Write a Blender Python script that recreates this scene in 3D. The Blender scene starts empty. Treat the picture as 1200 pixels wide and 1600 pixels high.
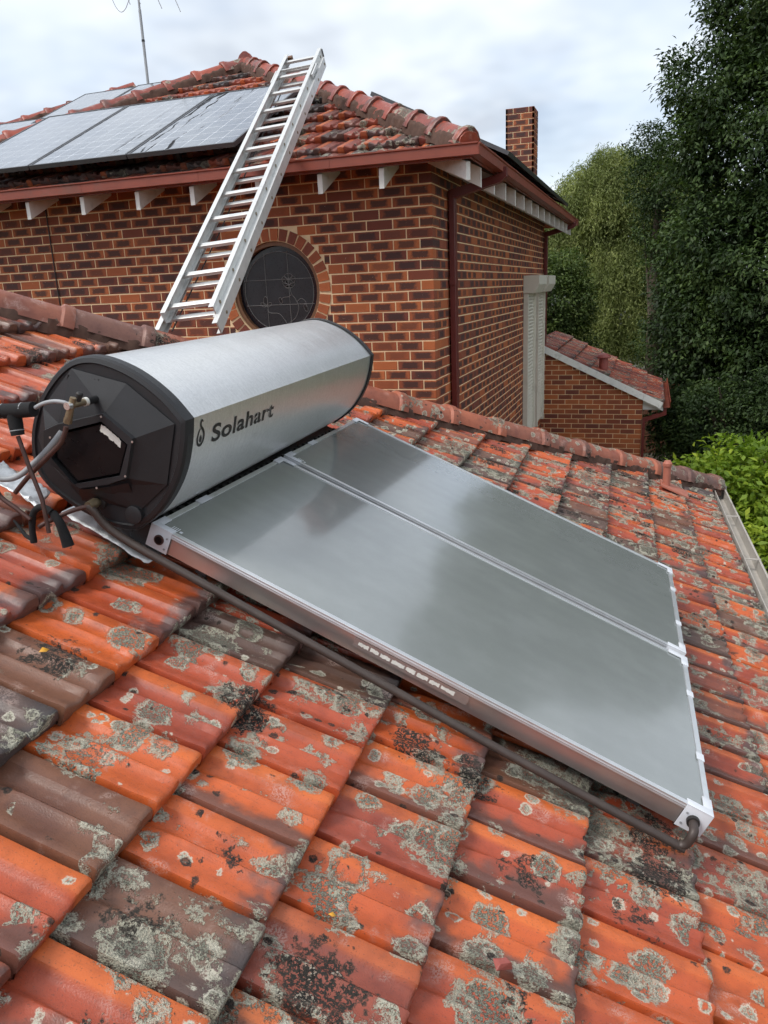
import bpy, bmesh, math, random
import numpy as np
from mathutils import Matrix, Vector
random.seed(7); rng = np.random.default_rng(7)
S = bpy.context.scene
COL = S.collection
R = math.radians
S.cycles.max_bounces = 6; S.cycles.diffuse_bounces = 3; S.cycles.glossy_bounces = 3; S.cycles.transmission_bounces = 3; S.cycles.transparent_max_bounces = 4
S.cycles.use_adaptive_sampling = True; S.cycles.adaptive_threshold = 0.02; S.cycles.adaptive_min_samples = 16
S.cycles.caustics_reflective = False; S.cycles.caustics_refractive = False

# ------------------------------------------------------------------ camera
CAM = Vector((1.5150, -2.0420, 0.7025))
RIGHT = Vector((0.94763743, 0.31660770, -0.04174750))
UP = Vector((-0.04948829, 0.27473986, 0.96024420))
FWD = Vector((-0.31549041, 0.90789733, -0.27602215))
cd = bpy.data.cameras.new('camera'); cam = bpy.data.objects.new('camera', cd); COL.objects.link(cam)
cd.sensor_fit = 'AUTO'; cd.sensor_width = 36.0; cd.lens = 36.0 * 1202.1 / 1600.0
cd.clip_start = 0.02; cd.clip_end = 3000
cam.matrix_world = Matrix(((RIGHT.x, UP.x, -FWD.x, CAM.x), (RIGHT.y, UP.y, -FWD.y, CAM.y), (RIGHT.z, UP.z, -FWD.z, CAM.z), (0, 0, 0, 1)))
S.camera = cam

# ------------------------------------------------------------------ light, sky, exposure
SUN_DIR = Vector((-0.42, -0.42, 0.80)).normalized()      # towards the sun, veiled by cloud
sl = bpy.data.lights.new('sun', 'SUN'); sl.energy = 1.5; sl.angle = R(22); sl.color = (1.0, 0.965, 0.91)
so = bpy.data.objects.new('sun', sl); COL.objects.link(so)
so.rotation_euler = (-SUN_DIR).to_track_quat('-Z', 'Y').to_euler()
W = bpy.data.worlds.new('World'); S.world = W; W.use_nodes = True
S.view_settings.view_transform = 'Standard'; S.view_settings.look = 'None'
S.view_settings.exposure = 0.88; S.view_settings.gamma = 1.0


class NT:
    """tiny node helper: values that are sockets get linked"""
    def __init__(self, nt):
        self.t = nt; nt.nodes.clear()
    def n(self, ty, ins=None, **props):
        nd = self.t.nodes.new('ShaderNode' + ty)
        for k, v in props.items(): setattr(nd, k, v)
        for k, v in (ins or {}).items():
            s = nd.inputs[k]
            if isinstance(v, bpy.types.NodeSocket): self.t.links.new(v, s)
            else: s.default_value = v
        return nd
    def m(self, op, a, b=0.0, c=0.0, clamp=False):
        return self.n('Math', {0: a, 1: b, 2: c}, operation=op, use_clamp=clamp).outputs[0]
    def v(self, op, a, b=(0, 0, 0)):
        return self.n('VectorMath', {0: a, 1: b}, operation=op).outputs[0]
    def noise(self, vec, scale, detail=4.0, rough=0.55, out='Fac'):
        return self.n('TexNoise', {'Vector': vec, 'Scale': scale, 'Detail': detail, 'Roughness': rough}).outputs[out]
    def sm(self, x, lo, hi):
        return self.n('MapRange', {'Value': x, 'From Min': lo, 'From Max': hi, 'To Min': 0.0, 'To Max': 1.0}, interpolation_type='SMOOTHSTEP').outputs[0]
    def mix(self, f, a, b, blend='MIX'):
        nd = self.n('Mix', {0: f, 6: a, 7: b}, data_type='RGBA', blend_type=blend)
        return nd.outputs[2]
    def ramp(self, x, stops, interp='LINEAR'):
        nd = self.n('ValToRGB', {0: x}); cr = nd.color_ramp; cr.interpolation = interp
        while len(cr.elements) < len(stops): cr.elements.new(0.5)
        for e, (p, c) in zip(cr.elements, stops):
            e.position = p; e.color = (c[0], c[1], c[2], 1)
        return nd.outputs[0]


# clouds over a clear sky: one sky all round, thinner cloud in places
w = NT(W.node_tree)
sky = w.n('TexSky', sky_type='NISHITA', sun_disc=False, sun_elevation=math.asin(SUN_DIR.z), sun_rotation=math.atan2(SUN_DIR.x, SUN_DIR.y), air_density=1.0, dust_density=2.0, ozone_density=2.0)
tc = w.n('TexCoord').outputs['Generated']
sp = w.n('SeparateXYZ', {0: tc})
den = w.m('ADD', w.m('MAXIMUM', sp.outputs[2], 0.0), 0.28)
flat = w.n('CombineXYZ', {0: w.m('DIVIDE', sp.outputs[0], den), 1: w.m('DIVIDE', sp.outputs[1], den), 2: 0.35}).outputs[0]
n1 = w.noise(flat, 1.25, 4, 0.56)
n2 = w.noise(w.v('ADD', flat, (3.1, 7.7, 1.3)), 2.6, 3, 0.6)
cover = w.sm(n1, 0.36, 0.58)
shade = w.ramp(n2, [(0.32, (3.35, 3.65, 4.1)), (0.5, (4.5, 4.85, 5.25)), (0.68, (5.6, 5.85, 6.1))])
skyc = w.mix(w.m('ADD', w.m('MULTIPLY', cover, 0.34), 0.62), w.v('MULTIPLY', sky.outputs[0], (1.0, 1.0, 1.0)), shade)
bg = w.n('Background', {0: skyc, 1: 0.11})
wo = w.n('OutputWorld', {0: bg.outputs[0]})
W.cycles.sampling_method = 'MANUAL'; W.cycles.sample_map_resolution = 256

# ------------------------------------------------------------------ frames
TH = R(24.81); DL = R(-1.879)
EX = Vector((math.cos(DL), -math.sin(DL), 0)); EY = Vector((math.sin(DL), math.cos(DL), 0)); EZ = Vector((0, 0, 1))
def frame(origin, down, across):
    n = down.cross(across)
    return Matrix(((down.x, across.x, n.x, origin.x), (down.y, across.y, n.y, origin.y), (down.z, across.z, n.z, origin.z), (0, 0, 0, 1)))
SV = EX * math.cos(TH) - EZ * math.sin(TH)
ROOF = frame(Vector((0, 0, 0)), SV, EY)          # lower roof: x down the slope, y along the eave, z off the slope
HT = -0.14                                        # tile noses in that frame
def in_frame(P, margin=0.0):
    q = Vector(P) - CAM; z = q.dot(FWD)
    if z < 0.05: return None
    u = 600 + 1202.1 * q.dot(RIGHT) / z; v = 800 - 1202.1 * q.dot(UP) / z
    return (u, v, z) if -margin < u < 1200 + margin and -margin < v < 1600 + margin else None

# ------------------------------------------------------------------ object helpers
def link(o, parent=None):
    COL.objects.link(o)
    if parent is not None: o.parent = parent
    return o
def tag(o, label=None, cat=None, group=None, kind=None):
    if label: o['label'] = label
    if cat: o['category'] = cat
    if group: o['group'] = group
    if kind: o['kind'] = kind
    return o
def empty(name, mat=None, parent=None):
    o = bpy.data.objects.new(name, None); o.empty_display_size = 0.1
    link(o, parent)
    if mat is not None:
        if parent is None: o.matrix_world = mat
        else: o.matrix_local = mat
    return o
class MB:
    def __init__(self): self.v = []; self.f = []; self.uv = []; self.rnd = []
    def add(self, vs, fs, uv=None, rnd=None):
        b = len(self.v); self.v += [tuple(p) for p in vs]; self.f += [tuple(i + b for i in q) for q in fs]
        if uv is not None: self.uv += uv
        if rnd is not None: self.rnd += [rnd] * len(vs)
    def box(self, x0, x1, y0, y1, z0, z1, M=None, rnd=None):
        vs = [Vector((x, y, z)) for z in (z0, z1) for y in (y0, y1) for x in (x0, x1)]
        if M is not None: vs = [M @ p for p in vs]
        self.add(vs, [(0, 2, 3, 1), (4, 5, 7, 6), (0, 1, 5, 4), (2, 6, 7, 3), (0, 4, 6, 2), (1, 3, 7, 5)], rnd=rnd)
    def tube(self, pts, r, seg=12, caps=True, r_end=None):
        pts = [Vector(p) for p in pts]; n = len(pts); vs = []; prev = None
        for i, p in enumerate(pts):
            t = (pts[min(i + 1, n - 1)] - pts[max(i - 1, 0)]).normalized()
            if prev is None:
                a = Vector((0, 0, 1)) if abs(t.z) < 0.9 else Vector((1, 0, 0)); u = t.cross(a).normalized()
            else: u = (prev - t * prev.dot(t)).normalized()
            prev = u; w_ = t.cross(u)
            rr = r if r_end is None else r + (r_end - r) * i / (n - 1)
            if isinstance(r, (list, tuple)): rr = r[i]
            for k in range(seg):
                a = 2 * math.pi * k / seg; vs.append(p + u * (math.cos(a) * rr) + w_ * (math.sin(a) * rr))
        fs = [(i * seg + k, i * seg + (k + 1) % seg, (i + 1) * seg + (k + 1) % seg, (i + 1) * seg + k) for i in range(n - 1) for k in range(seg)]
        if caps: fs += [tuple(reversed(range(seg))), tuple(range((n - 1) * seg, n * seg))]
        self.add(vs, fs)
    def prism(self, poly, a, b, axis='y', caps=True):
        """poly of 2-D points swept from a to b: axis y -> (x,z) poly; axis x -> (y,z); axis z -> (x,y)"""
        def P(p, t): return (p[0], t, p[1]) if axis == 'y' else ((t, p[0], p[1]) if axis == 'x' else (p[0], p[1], t))
        n = len(poly); vs = [P(p, a) for p in poly] + [P(p, b) for p in poly]
        fs = [(i, (i + 1) % n, n + (i + 1) % n, n + i) for i in range(n)]
        if caps: fs += [tuple(reversed(range(n))), tuple(range(n, 2 * n))]
        self.add(vs, fs)
    def mesh(self, name, mat, smooth=None, fix=True, bevel=0):
        me = bpy.data.meshes.new(name); me.from_pydata(self.v, [], self.f)
        if self.uv:
            uvl = me.uv_layers.new(name='UVMap'); arr = np.array(self.uv, dtype=np.float32)
            idx = np.empty(len(me.loops), dtype=np.int32); me.loops.foreach_get('vertex_index', idx)
            uvl.data.foreach_set('uv', arr[idx].ravel())
        if self.rnd:
            at = me.attributes.new('rnd', 'FLOAT', 'POINT'); at.data.foreach_set('value', np.array(self.rnd, dtype=np.float32))
        if fix or bevel:
            bm = bmesh.new(); bm.from_mesh(me)
            if fix: bmesh.ops.recalc_face_normals(bm, faces=bm.faces)
            if bevel:
                es = [e for e in bm.edges if len(e.link_faces) == 2 and e.calc_face_angle(0) > 0.6]
                bmesh.ops.bevel(bm, geom=es, offset=bevel, segments=2, profile=0.6, affect='EDGES', clamp_overlap=True)
            bm.to_mesh(me); bm.free()
        if smooth is not None:
            me.polygons.foreach_set('use_smooth', [True] * len(me.polygons)); me.set_sharp_from_angle(angle=R(smooth))
        if mat: me.materials.append(mat)
        return me
    def build(self, name, mat, parent=None, smooth=None, fix=True, bevel=0, M=None):
        o = bpy.data.objects.new(name, self.mesh(name, mat, smooth, fix, bevel)); link(o, parent)
        if M is not None: o.matrix_local = M
        return o
def arc(c, r, a0, a1, n): return [(c[0] + r * math.cos(a0 + (a1 - a0) * i / n), c[1] + r * math.sin(a0 + (a1 - a0) * i / n)) for i in range(n + 1)]
def spline(pts, k=6):
    P = [Vector(p) for p in pts]; out = []
    for i in range(len(P) - 1):
        a = P[max(i - 1, 0)]; b = P[i]; c = P[i + 1]; d = P[min(i + 2, len(P) - 1)]
        for j in range(k):
            t = j / k
            out.append(0.5 * ((2 * b) + (c - a) * t + (2 * a - 5 * b + 4 * c - d) * t * t + (3 * b - a - 3 * c + d) * t ** 3))
    out.append(P[-1]); return out

# ------------------------------------------------------------------ materials
def mat(name):
    m = bpy.data.materials.new(name); m.use_nodes = True; t = NT(m.node_tree)
    out = t.n('OutputMaterial'); bs = t.n('BsdfPrincipled'); t.t.links.new(bs.outputs[0], out.inputs[0])
    return m, t, bs
def setin(t, bs, **k):
    for a, v in k.items():
        s = bs.inputs[a.replace('_', ' ')]
        if isinstance(v, bpy.types.NodeSocket): t.t.links.new(v, s)
        else: s.default_value = v
def c4(c): return (c[0], c[1], c[2], 1.0)
def bump(t, bs, h, strength=0.3, dist=0.01):
    b = t.n('Bump', {'Height': h, 'Strength': strength, 'Distance': dist}); t.t.links.new(b.outputs[0], bs.inputs['Normal'])
def pos(t): return t.n('NewGeometry').outputs['Position']
def simple(name, col, rough=0.5, metal=0.0, var=0.25, scale=9.0, bmp=0.12, spec=0.5, stretch=(1, 1, 1), dirt=0.0):
    m, t, bs = mat(name); p = t.v('MULTIPLY', pos(t), stretch)
    n = t.noise(p, scale, 6, 0.6); f = t.noise(p, scale * 9, 4, 0.6)
    k = t.m('ADD', t.m('MULTIPLY', n, 2 * var), 1 - var)
    c = t.v('MULTIPLY', t.n('CombineXYZ', {0: k, 1: k, 2: k}).outputs[0], col)
    if dirt:
        dm = t.m('MULTIPLY', t.sm(t.noise(t.v('ADD', p, (5, 2, 9)), scale * 0.7, 8, 0.68), 0.5, 0.72), dirt)
        c = t.mix(dm, c, (0.10, 0.085, 0.065, 1))
    setin(t, bs, Base_Color=c, Metallic=metal, Roughness=t.m('ADD', t.m('MULTIPLY', f, 0.25), rough - 0.12), Specular_IOR_Level=spec)
    if bmp: bump(t, bs, t.m('ADD', n, t.m('MULTIPLY', f, 0.5)), bmp, 0.004)
    return m

def lichen_layer(t, P, warp, fine, mid, scale, off, rmin, rmax, keep, wob=0.35, speck=0.0, hollow=True):
    wv = t.v('MULTIPLY', warp, (wob / scale * 2,) * 3)
    vor = t.n('TexVoronoi', {'Vector': t.v('ADD', t.v('ADD', P, wv), off), 'Scale': scale}, feature='F1')
    sc = t.n('SeparateColor', {0: vor.outputs['Color']})
    rad = t.m('ADD', t.m('MULTIPLY', sc.outputs[0], rmax - rmin), rmin)
    e = t.m('ADD', t.m('SUBTRACT', rad, vor.outputs['Distance']), t.m('ADD', t.m('MULTIPLY', t.m('SUBTRACT', fine, 0.5), 0.22), t.m('MULTIPLY', t.m('SUBTRACT', mid, 0.5), 0.16)))
    k = t.m('LESS_THAN', sc.outputs[1], keep)
    mask = t.m('MULTIPLY', t.sm(e, -0.01, 0.09), k)
    if hollow:
        h = t.m('MULTIPLY', t.sm(e, 0.17, 0.27), t.m('GREATER_THAN', sc.outputs[2], 0.7)); mask = t.m('MULTIPLY', mask, t.m('SUBTRACT', 1.0, h))
    if speck:
        holes = t.m('MULTIPLY', t.sm(mid, 0.50, 0.57), t.sm(e, 0.05, 0.17)); mask = t.m('MULTIPLY', mask, t.m('SUBTRACT', 1.0, t.m('MULTIPLY', holes, speck)))
    rim = t.m('SUBTRACT', 1.0, t.sm(e, 0.05, 0.17))
    return mask, rim

def tile_material(name, merged, lich=1.0, palette=None, wet=0.0):
    m, t, bs = mat(name); P = pos(t)
    rnd = t.n('Attribute', attribute_name='rnd').outputs['Fac'] if merged else t.n('ObjectInfo').outputs['Random']
    uv = t.n('SeparateXYZ', {0: t.n('UVMap').outputs[0]})
    U, Vv = uv.outputs[0], uv.outputs[1]
    r2 = t.m('FRACT', t.m('MULTIPLY', rnd, 17.31)); r3 = t.m('FRACT', t.m('MULTIPLY', rnd, 53.77))
    pal = palette or [(0.0, (0.55, 0.112, 0.024)), (0.2, (0.48, 0.092, 0.025)), (0.38, (0.39, 0.068, 0.026)), (0.58, (0.33, 0.064, 0.032)), (0.72, (0.27, 0.064, 0.037)), (0.82, (0.185, 0.078, 0.044)), (0.92, (0.135, 0.072, 0.05)), (1.0, (0.07, 0.052, 0.048))]
    base = t.ramp(rnd, pal)
    big = t.noise(P, 7.0, 3, 0.6); med = t.noise(P, 34.0, 3, 0.62); fin = t.noise(P, 230.0, 2, 0.65)
    wide = t.n('SeparateColor', {0: t.n('TexNoise', {'Vector': P, 'Scale': 8.5, 'Detail': 3.0, 'Roughness': 0.6}).outputs['Color']})
    streak = t.noise(t.v('MULTIPLY', t.n('UVMap').outputs[0], (2.2, 16.0, 1.0)), 1.0, 3, 0.65)
    # fired lighter and more orange on the lap strip, duller in the pans
    lap = t.m('MULTIPLY', t.sm(Vv, 0.69, 0.76), t.m('LESS_THAN', rnd, 0.8))
    base = t.mix(t.m('MULTIPLY', lap, t.m('ADD', t.m('MULTIPLY', r3, 0.55), 0.2)), base, (0.66, 0.155, 0.032, 1))
    base = t.mix(t.sm(big, 0.42, 0.72), base, t.v('MULTIPLY', base, (0.70, 0.66, 0.72)))
    base = t.mix(t.m('MULTIPLY', t.sm(med, 0.5, 0.75), 0.35), base, t.v('MULTIPLY', base, (0.55, 0.6, 0.7)))
    # kiln-burnt noses and flanks on some tiles
    burn = t.m('MULTIPLY', t.sm(t.m('ADD', U, t.m('MULTIPLY', t.m('SUBTRACT', wide.outputs[0], 0.5), 1.1)), 0.66, 1.0), t.m('GREATER_THAN', r2, 0.62))
    base = t.mix(t.m('MULTIPLY', burn, 0.85), base, (0.06, 0.052, 0.052, 1))
    side = t.m('MULTIPLY', t.sm(t.m('ADD', t.m('SUBTRACT', 1.0, Vv), t.m('MULTIPLY', t.m('SUBTRACT', wide.outputs[1], 0.5), 0.9)), 0.62, 0.88), t.m('GREATER_THAN', r3, 0.76))
    base = t.mix(t.m('MULTIPLY', side, 0.8), base, (0.095, 0.058, 0.048, 1))
    # dirt gathered in fine streaks and pits
    base = t.mix(t.m('MULTIPLY', t.sm(streak, 0.55, 0.75), 0.4), base, t.v('MULTIPLY', base, (0.5, 0.5, 0.55)))
    base = t.mix(t.m('MULTIPLY', t.sm(fin, 0.60, 0.70), 0.5), base, (0.06, 0.035, 0.028, 1))
    # lime bloom
    bl = t.m('MULTIPLY', t.m('MULTIPLY', t.sm(wide.outputs[2], 0.56, 0.70), t.sm(fin, 0.42, 0.55)), 0.38)
    base = t.mix(bl, base, (0.60, 0.44, 0.38, 1))
    # lichen: thickest low on the slope and towards the far end
    sx = t.n('SeparateXYZ', {0: P})
    grad = t.sm(t.m('ADD', sx.outputs[0], t.m('MULTIPLY', sx.outputs[1], 0.16)), -0.8, 1.0)
    clump = t.sm(t.noise(t.v('ADD', P, (2, 8, 3)), 2.3, 2, 0.5), 0.30, 0.58)
    dens = t.m('MULTIPLY', t.m('MULTIPLY', t.m('ADD', t.m('MULTIPLY', grad, 0.85), 0.15), t.m('ADD', t.m('MULTIPLY', clump, 0.7), 0.3)), lich)
    hsum = t.m('MULTIPLY', fin, 0.16)
    rough = t.m('ADD', t.m('ADD', t.m('MULTIPLY', med, 0.30), t.m('MULTIPLY', fin, 0.12)), 0.22 - wet)
    warp = t.v('SUBTRACT', t.n('TexNoise', {'Vector': P, 'Scale': 26.0, 'Detail': 3.0, 'Roughness': 0.65}).outputs['Color'], (0.5, 0.5, 0.5))
    mid = t.noise(P, 125.0, 2, 0.7)
    gran = t.sm(t.noise(P, 330.0, 1, 0.5), 0.35, 0.65)
    lay = [(4.9, (1.3, 4.1, 2.2), 0.22, 0.64, 1.12, 0.34, (0.17, 0.165, 0.128), (0.44, 0.42, 0.325), 0.9, True),
           (9.0, (6.3, 0.7, 3.9), 0.16, 0.60, 1.15, 0.25, (0.21, 0.205, 0.158), (0.50, 0.475, 0.375), 0.8, True),
           (19.0, (2.9, 5.5, 8.4), 0.06, 0.50, 0.46, 0.26, (0.30, 0.285, 0.22), (0.50, 0.47, 0.38), 0.6, True)]
    moss = [(4.6, (11.0, 3.0, 6.0), 0.06, 0.46, 0.62, 0.55, (0.022, 0.018, 0.014), (0.03, 0.024, 0.018), 0.8, False),
            (24.0, (1.0, 13.0, 4.0), 0.05, 0.38, 0.30, 0.3, (0.03, 0.02, 0.016), (0.04, 0.03, 0.022), 0.3, False)]
    for i, (sc, off, r0, r1, keep, wob, ci, cr, sp_, hol) in enumerate(lay + moss):
        isl = i < len(lay)
        k = t.m('MULTIPLY', dens, keep) if isl else t.m('MULTIPLY', t.m('ADD', t.m('MULTIPLY', dens, 0.55), 0.38 * min(lich, 1.0)), keep)
        mask, rim = lichen_layer(t, P, warp, fin, mid, sc, off, r0, r1, k, wob, sp_, hol)
        col = t.mix(rim, t.mix(gran, t.v('MULTIPLY', ci, (0.5, 0.5, 0.5)), c4([a * 1.25 for a in ci])), c4(cr))
        base = t.mix(mask, base, col)
        rough = t.m('ADD', t.m('MULTIPLY', rough, t.m('SUBTRACT', 1.0, mask)), t.m('MULTIPLY', mask, 0.93))
        if i < 2: hsum = t.m('ADD', hsum, t.m('MULTIPLY', mask, t.m('ADD', t.m('MULTIPLY', fin, 0.9), 0.3)))
    setin(t, bs, Base_Color=base, Roughness=rough, Specular_IOR_Level=0.5)
    bump(t, bs, hsum, 0.85, 0.006)
    return m

def brick_material(name, merged, dark=1.0):
    m, t, bs = mat(name); P = pos(t)
    rnd = t.n('Attribute', attribute_name='rnd').outputs['Fac'] if merged else t.n('ObjectInfo').outputs['Random']
    r2 = t.m('FRACT', t.m('MULTIPLY', rnd, 23.7))
    uv = t.n('SeparateXYZ', {0: t.n('UVMap').outputs[0]})
    base = t.ramp(rnd, [(0.0, (0.47, 0.138, 0.046)), (0.35, (0.38, 0.104, 0.038)), (0.7, (0.25, 0.066, 0.032)), (1.0, (0.17, 0.046, 0.03))])
    a = t.m('ABSOLUTE', t.m('SUBTRACT', uv.outputs[0], 0.5)); b = t.m('ABSOLUTE', t.m('SUBTRACT', uv.outputs[1], 0.5))
    n = t.noise(P, 28.0, 5, 0.65); f = t.noise(P, 150.0, 4, 0.7)
    d = t.m('MAXIMUM', t.m('MULTIPLY', a, 1.0), t.m('MULTIPLY', b, 0.92))
    core = t.m('SUBTRACT', 1.0, t.sm(t.m('ADD', d, t.m('MULTIPLY', t.m('SUBTRACT', n, 0.5), 0.35)), 0.24, 0.42))
    core = t.m('MULTIPLY', core, t.sm(r2, 0.02, 0.4))
    base = t.mix(t.m('MULTIPLY', core, 0.86 * dark), base, (0.046, 0.026, 0.025, 1))
    base = t.mix(t.m('MULTIPLY', t.sm(f, 0.55, 0.75), 0.5), base, t.v('MULTIPLY', base, (0.5, 0.5, 0.5)))
    base = t.mix(t.m('MULTIPLY', t.sm(t.noise(P, 60.0, 2, 0.5), 0.72, 0.78), 0.5), base, (0.5, 0.42, 0.33, 1))
    setin(t, bs, Base_Color=base, Roughness=0.72, Specular_IOR_Level=0.35)
    bump(t, bs, t.m('ADD', n, t.m('MULTIPLY', f, 0.6)), 0.5, 0.004)
    return m

M = {}
M['tile'] = tile_material('glazed_tile', False)
M['tile_m'] = tile_material('glazed_tile_merged', True)
UP_PAL = [(0.0, (0.34, 0.075, 0.035)), (0.3, (0.27, 0.055, 0.03)), (0.6, (0.20, 0.05, 0.032)), (0.8, (0.12, 0.055, 0.04)), (1.0, (0.045, 0.038, 0.036))]
M['tile_up'] = tile_material('upper_tile', False, 1.15, UP_PAL, -0.15)
M['tile_up_m'] = tile_material('upper_tile_merged', True, 1.15, UP_PAL, -0.15)
RED_PAL = [(0.0, (0.32, 0.07, 0.036)), (0.5, (0.27, 0.058, 0.034)), (1.0, (0.18, 0.044, 0.03))]
M['tile_red'] = tile_material('red_tile', False, 0.35, RED_PAL)
M['tile_red_m'] = tile_material('red_tile_merged', True, 0.35, RED_PAL)
CAP_PAL = [(0.0, (0.40, 0.115, 0.056)), (0.45, (0.33, 0.10, 0.054)), (0.75, (0.23, 0.088, 0.056)), (1.0, (0.14, 0.08, 0.066))]
M['cap'] = tile_material('hip_cap_clay', False, 0.5, CAP_PAL, -0.12)
M['cap_up'] = tile_material('upper_cap_clay', False, 0.3, [(0.0, (0.36, 0.07, 0.035)), (0.6, (0.29, 0.058, 0.034)), (1.0, (0.22, 0.05, 0.034))])
M['brick'] = brick_material('brick', False)
M['brick_m'] = brick_material('brick_merged', True)
M['brick_red'] = brick_material('annex_brick', True, 0.2)
M['vouss'] = brick_material('arch_brick', False, 0.15)
M['mortar'] = simple('mortar', (0.80, 0.61, 0.37), 0.9, var=0.3, scale=14, bmp=0.5)
M['bedding'] = simple('bedding_mortar', (0.085, 0.045, 0.032), 0.95, var=0.6, scale=22, bmp=0.9)
M['redpaint'] = simple('red_paint', (0.23, 0.050, 0.027), 0.42, var=0.3, scale=5, bmp=0.08, dirt=0.35)
M['pipepaint'] = simple('red_downpipe_paint', (0.13, 0.022, 0.018), 0.4, var=0.2, scale=5, bmp=0.05)
M['white'] = simple('white_paint', (0.78, 0.77, 0.73), 0.55, var=0.12, scale=10, bmp=0.15, dirt=0.35)
M['cream'] = simple('cream_shutter', (0.66, 0.62, 0.53), 0.45, var=0.1, scale=8, bmp=0.05, dirt=0.15)
M['gutter'] = simple('grey_gutter', (0.42, 0.39, 0.35), 0.45, var=0.25, scale=4, bmp=0.06, dirt=0.45)
M['alu'] = simple('aluminium', (0.78, 0.79, 0.80), 0.36, metal=0.85, var=0.12, scale=10, bmp=0.05, stretch=(1, 1, 1), dirt=0.12)
M['ladder'] = simple('ladder_aluminium', (0.72, 0.72, 0.70), 0.42, metal=0.55, var=0.14, scale=14, bmp=0.06, dirt=0.18)
M['capwhite'] = simple('pale_plastic', (0.66, 0.68, 0.72), 0.38, var=0.1, scale=12, bmp=0.04, dirt=0.2)
M['blackplastic'] = simple('black_plastic', (0.014, 0.014, 0.016), 0.5, var=0.35, scale=12, bmp=0.12)
M['blackgloss'] = simple('black_gloss', (0.004, 0.004, 0.005), 0.3, var=0.2, scale=6, bmp=0.02, spec=0.3)
M['foam'] = simple('black_foam', (0.008, 0.008, 0.009), 0.9, var=0.4, scale=30, bmp=0.5)
M['rubber'] = simple('dark_rubber', (0.02, 0.018, 0.017), 0.6, var=0.4, scale=20, bmp=0.3)
M['copper'] = simple('weathered_copper', (0.075, 0.036, 0.030), 0.5, metal=0.3, var=0.4, scale=16, bmp=0.2, dirt=0.35)
M['pipe'] = simple('brown_pipe', (0.058, 0.042, 0.036), 0.5, metal=0.2, var=0.35, scale=14, bmp=0.2, dirt=0.3)
M['brass'] = simple('old_brass', (0.28, 0.22, 0.14), 0.45, metal=0.7, var=0.35, scale=40, bmp=0.25, dirt=0.4)
M['chrome'] = simple('bright_fitting', (0.75, 0.73, 0.7), 0.3, metal=0.9, var=0.1, scale=30, bmp=0.1)
M['conduit'] = simple('grey_conduit', (0.30, 0.31, 0.32), 0.5, var=0.12, scale=14, bmp=0.05)
M['flash'] = simple('silver_flashing', (0.55, 0.56, 0.57), 0.38, metal=0.8, var=0.3, scale=24, bmp=0.9, dirt=0.3)
M['sticker'] = simple('worn_sticker', (0.68, 0.67, 0.62), 0.7, var=0.3, scale=40, bmp=0.1)
M['stickbase'] = simple('sticker_film', (0.46, 0.39, 0.37), 0.36, metal=0.75, var=0.15, scale=20, bmp=0.05)
M['timber'] = simple('brown_timber', (0.16, 0.075, 0.035), 0.6, var=0.35, scale=12, bmp=0.2)
M['glassdark'] = simple('leadlight_glass', (0.024, 0.025, 0.028), 0.3, var=0.5, scale=9, bmp=0.6, spec=0.35)
M['glassblack'] = simple('black_border_glass', (0.006, 0.006, 0.010), 0.15, var=0.2, scale=9, bmp=0.1)
M['lead'] = simple('lead_came', (0.15, 0.15, 0.145), 0.5, metal=0.0, var=0.2, scale=30, bmp=0.1)
M['rose'] = simple('black_glass_petal', (0.004, 0.004, 0.005), 0.3, var=0.2, scale=30, bmp=0.05)
M['antenna'] = simple('galvanised_pole', (0.36, 0.37, 0.38), 0.5, metal=0.5, var=0.25, scale=10, bmp=0.1)
M['frameblk'] = simple('black_frame', (0.012, 0.012, 0.013), 0.4, var=0.2, scale=12, bmp=0.05)
M['pvframe'] = simple('panel_frame', (0.09, 0.09, 0.095), 0.4, metal=0.4, var=0.2, scale=12, bmp=0.03)
M['leafdry'] = simple('dry_leaf', (0.62, 0.30, 0.03), 0.6, var=0.3, scale=80, bmp=0.1)
M['bark'] = simple('bark', (0.09, 0.07, 0.05), 0.9, var=0.5, scale=9, bmp=0.8)
M['fence'] = simple('fence_timber', (0.15, 0.06, 0.035), 0.8, var=0.4, scale=8, bmp=0.3)
M['farroof'] = simple('grey_sheet_roof', (0.20, 0.21, 0.23), 0.5, var=0.2, scale=3, bmp=0.1)
M['farwall'] = simple('pale_render', (0.32, 0.31, 0.29), 0.8, var=0.12, scale=4, bmp=0.1)
M['underlay'] = simple('roof_underlay', (0.03, 0.026, 0.022), 0.9, var=0.4, scale=8, bmp=0.2)
M['clayvent'] = simple('terracotta_vent', (0.40, 0.14, 0.095), 0.6, var=0.25, scale=18, bmp=0.2, dirt=0.25)
M['ventred'] = simple('red_vent_cap', (0.30, 0.075, 0.06), 0.5, var=0.2, scale=14, bmp=0.1)
M['pink'] = simple('pink_plastic', (0.65, 0.12, 0.22), 0.4, var=0.15, scale=12, bmp=0.05)

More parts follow.
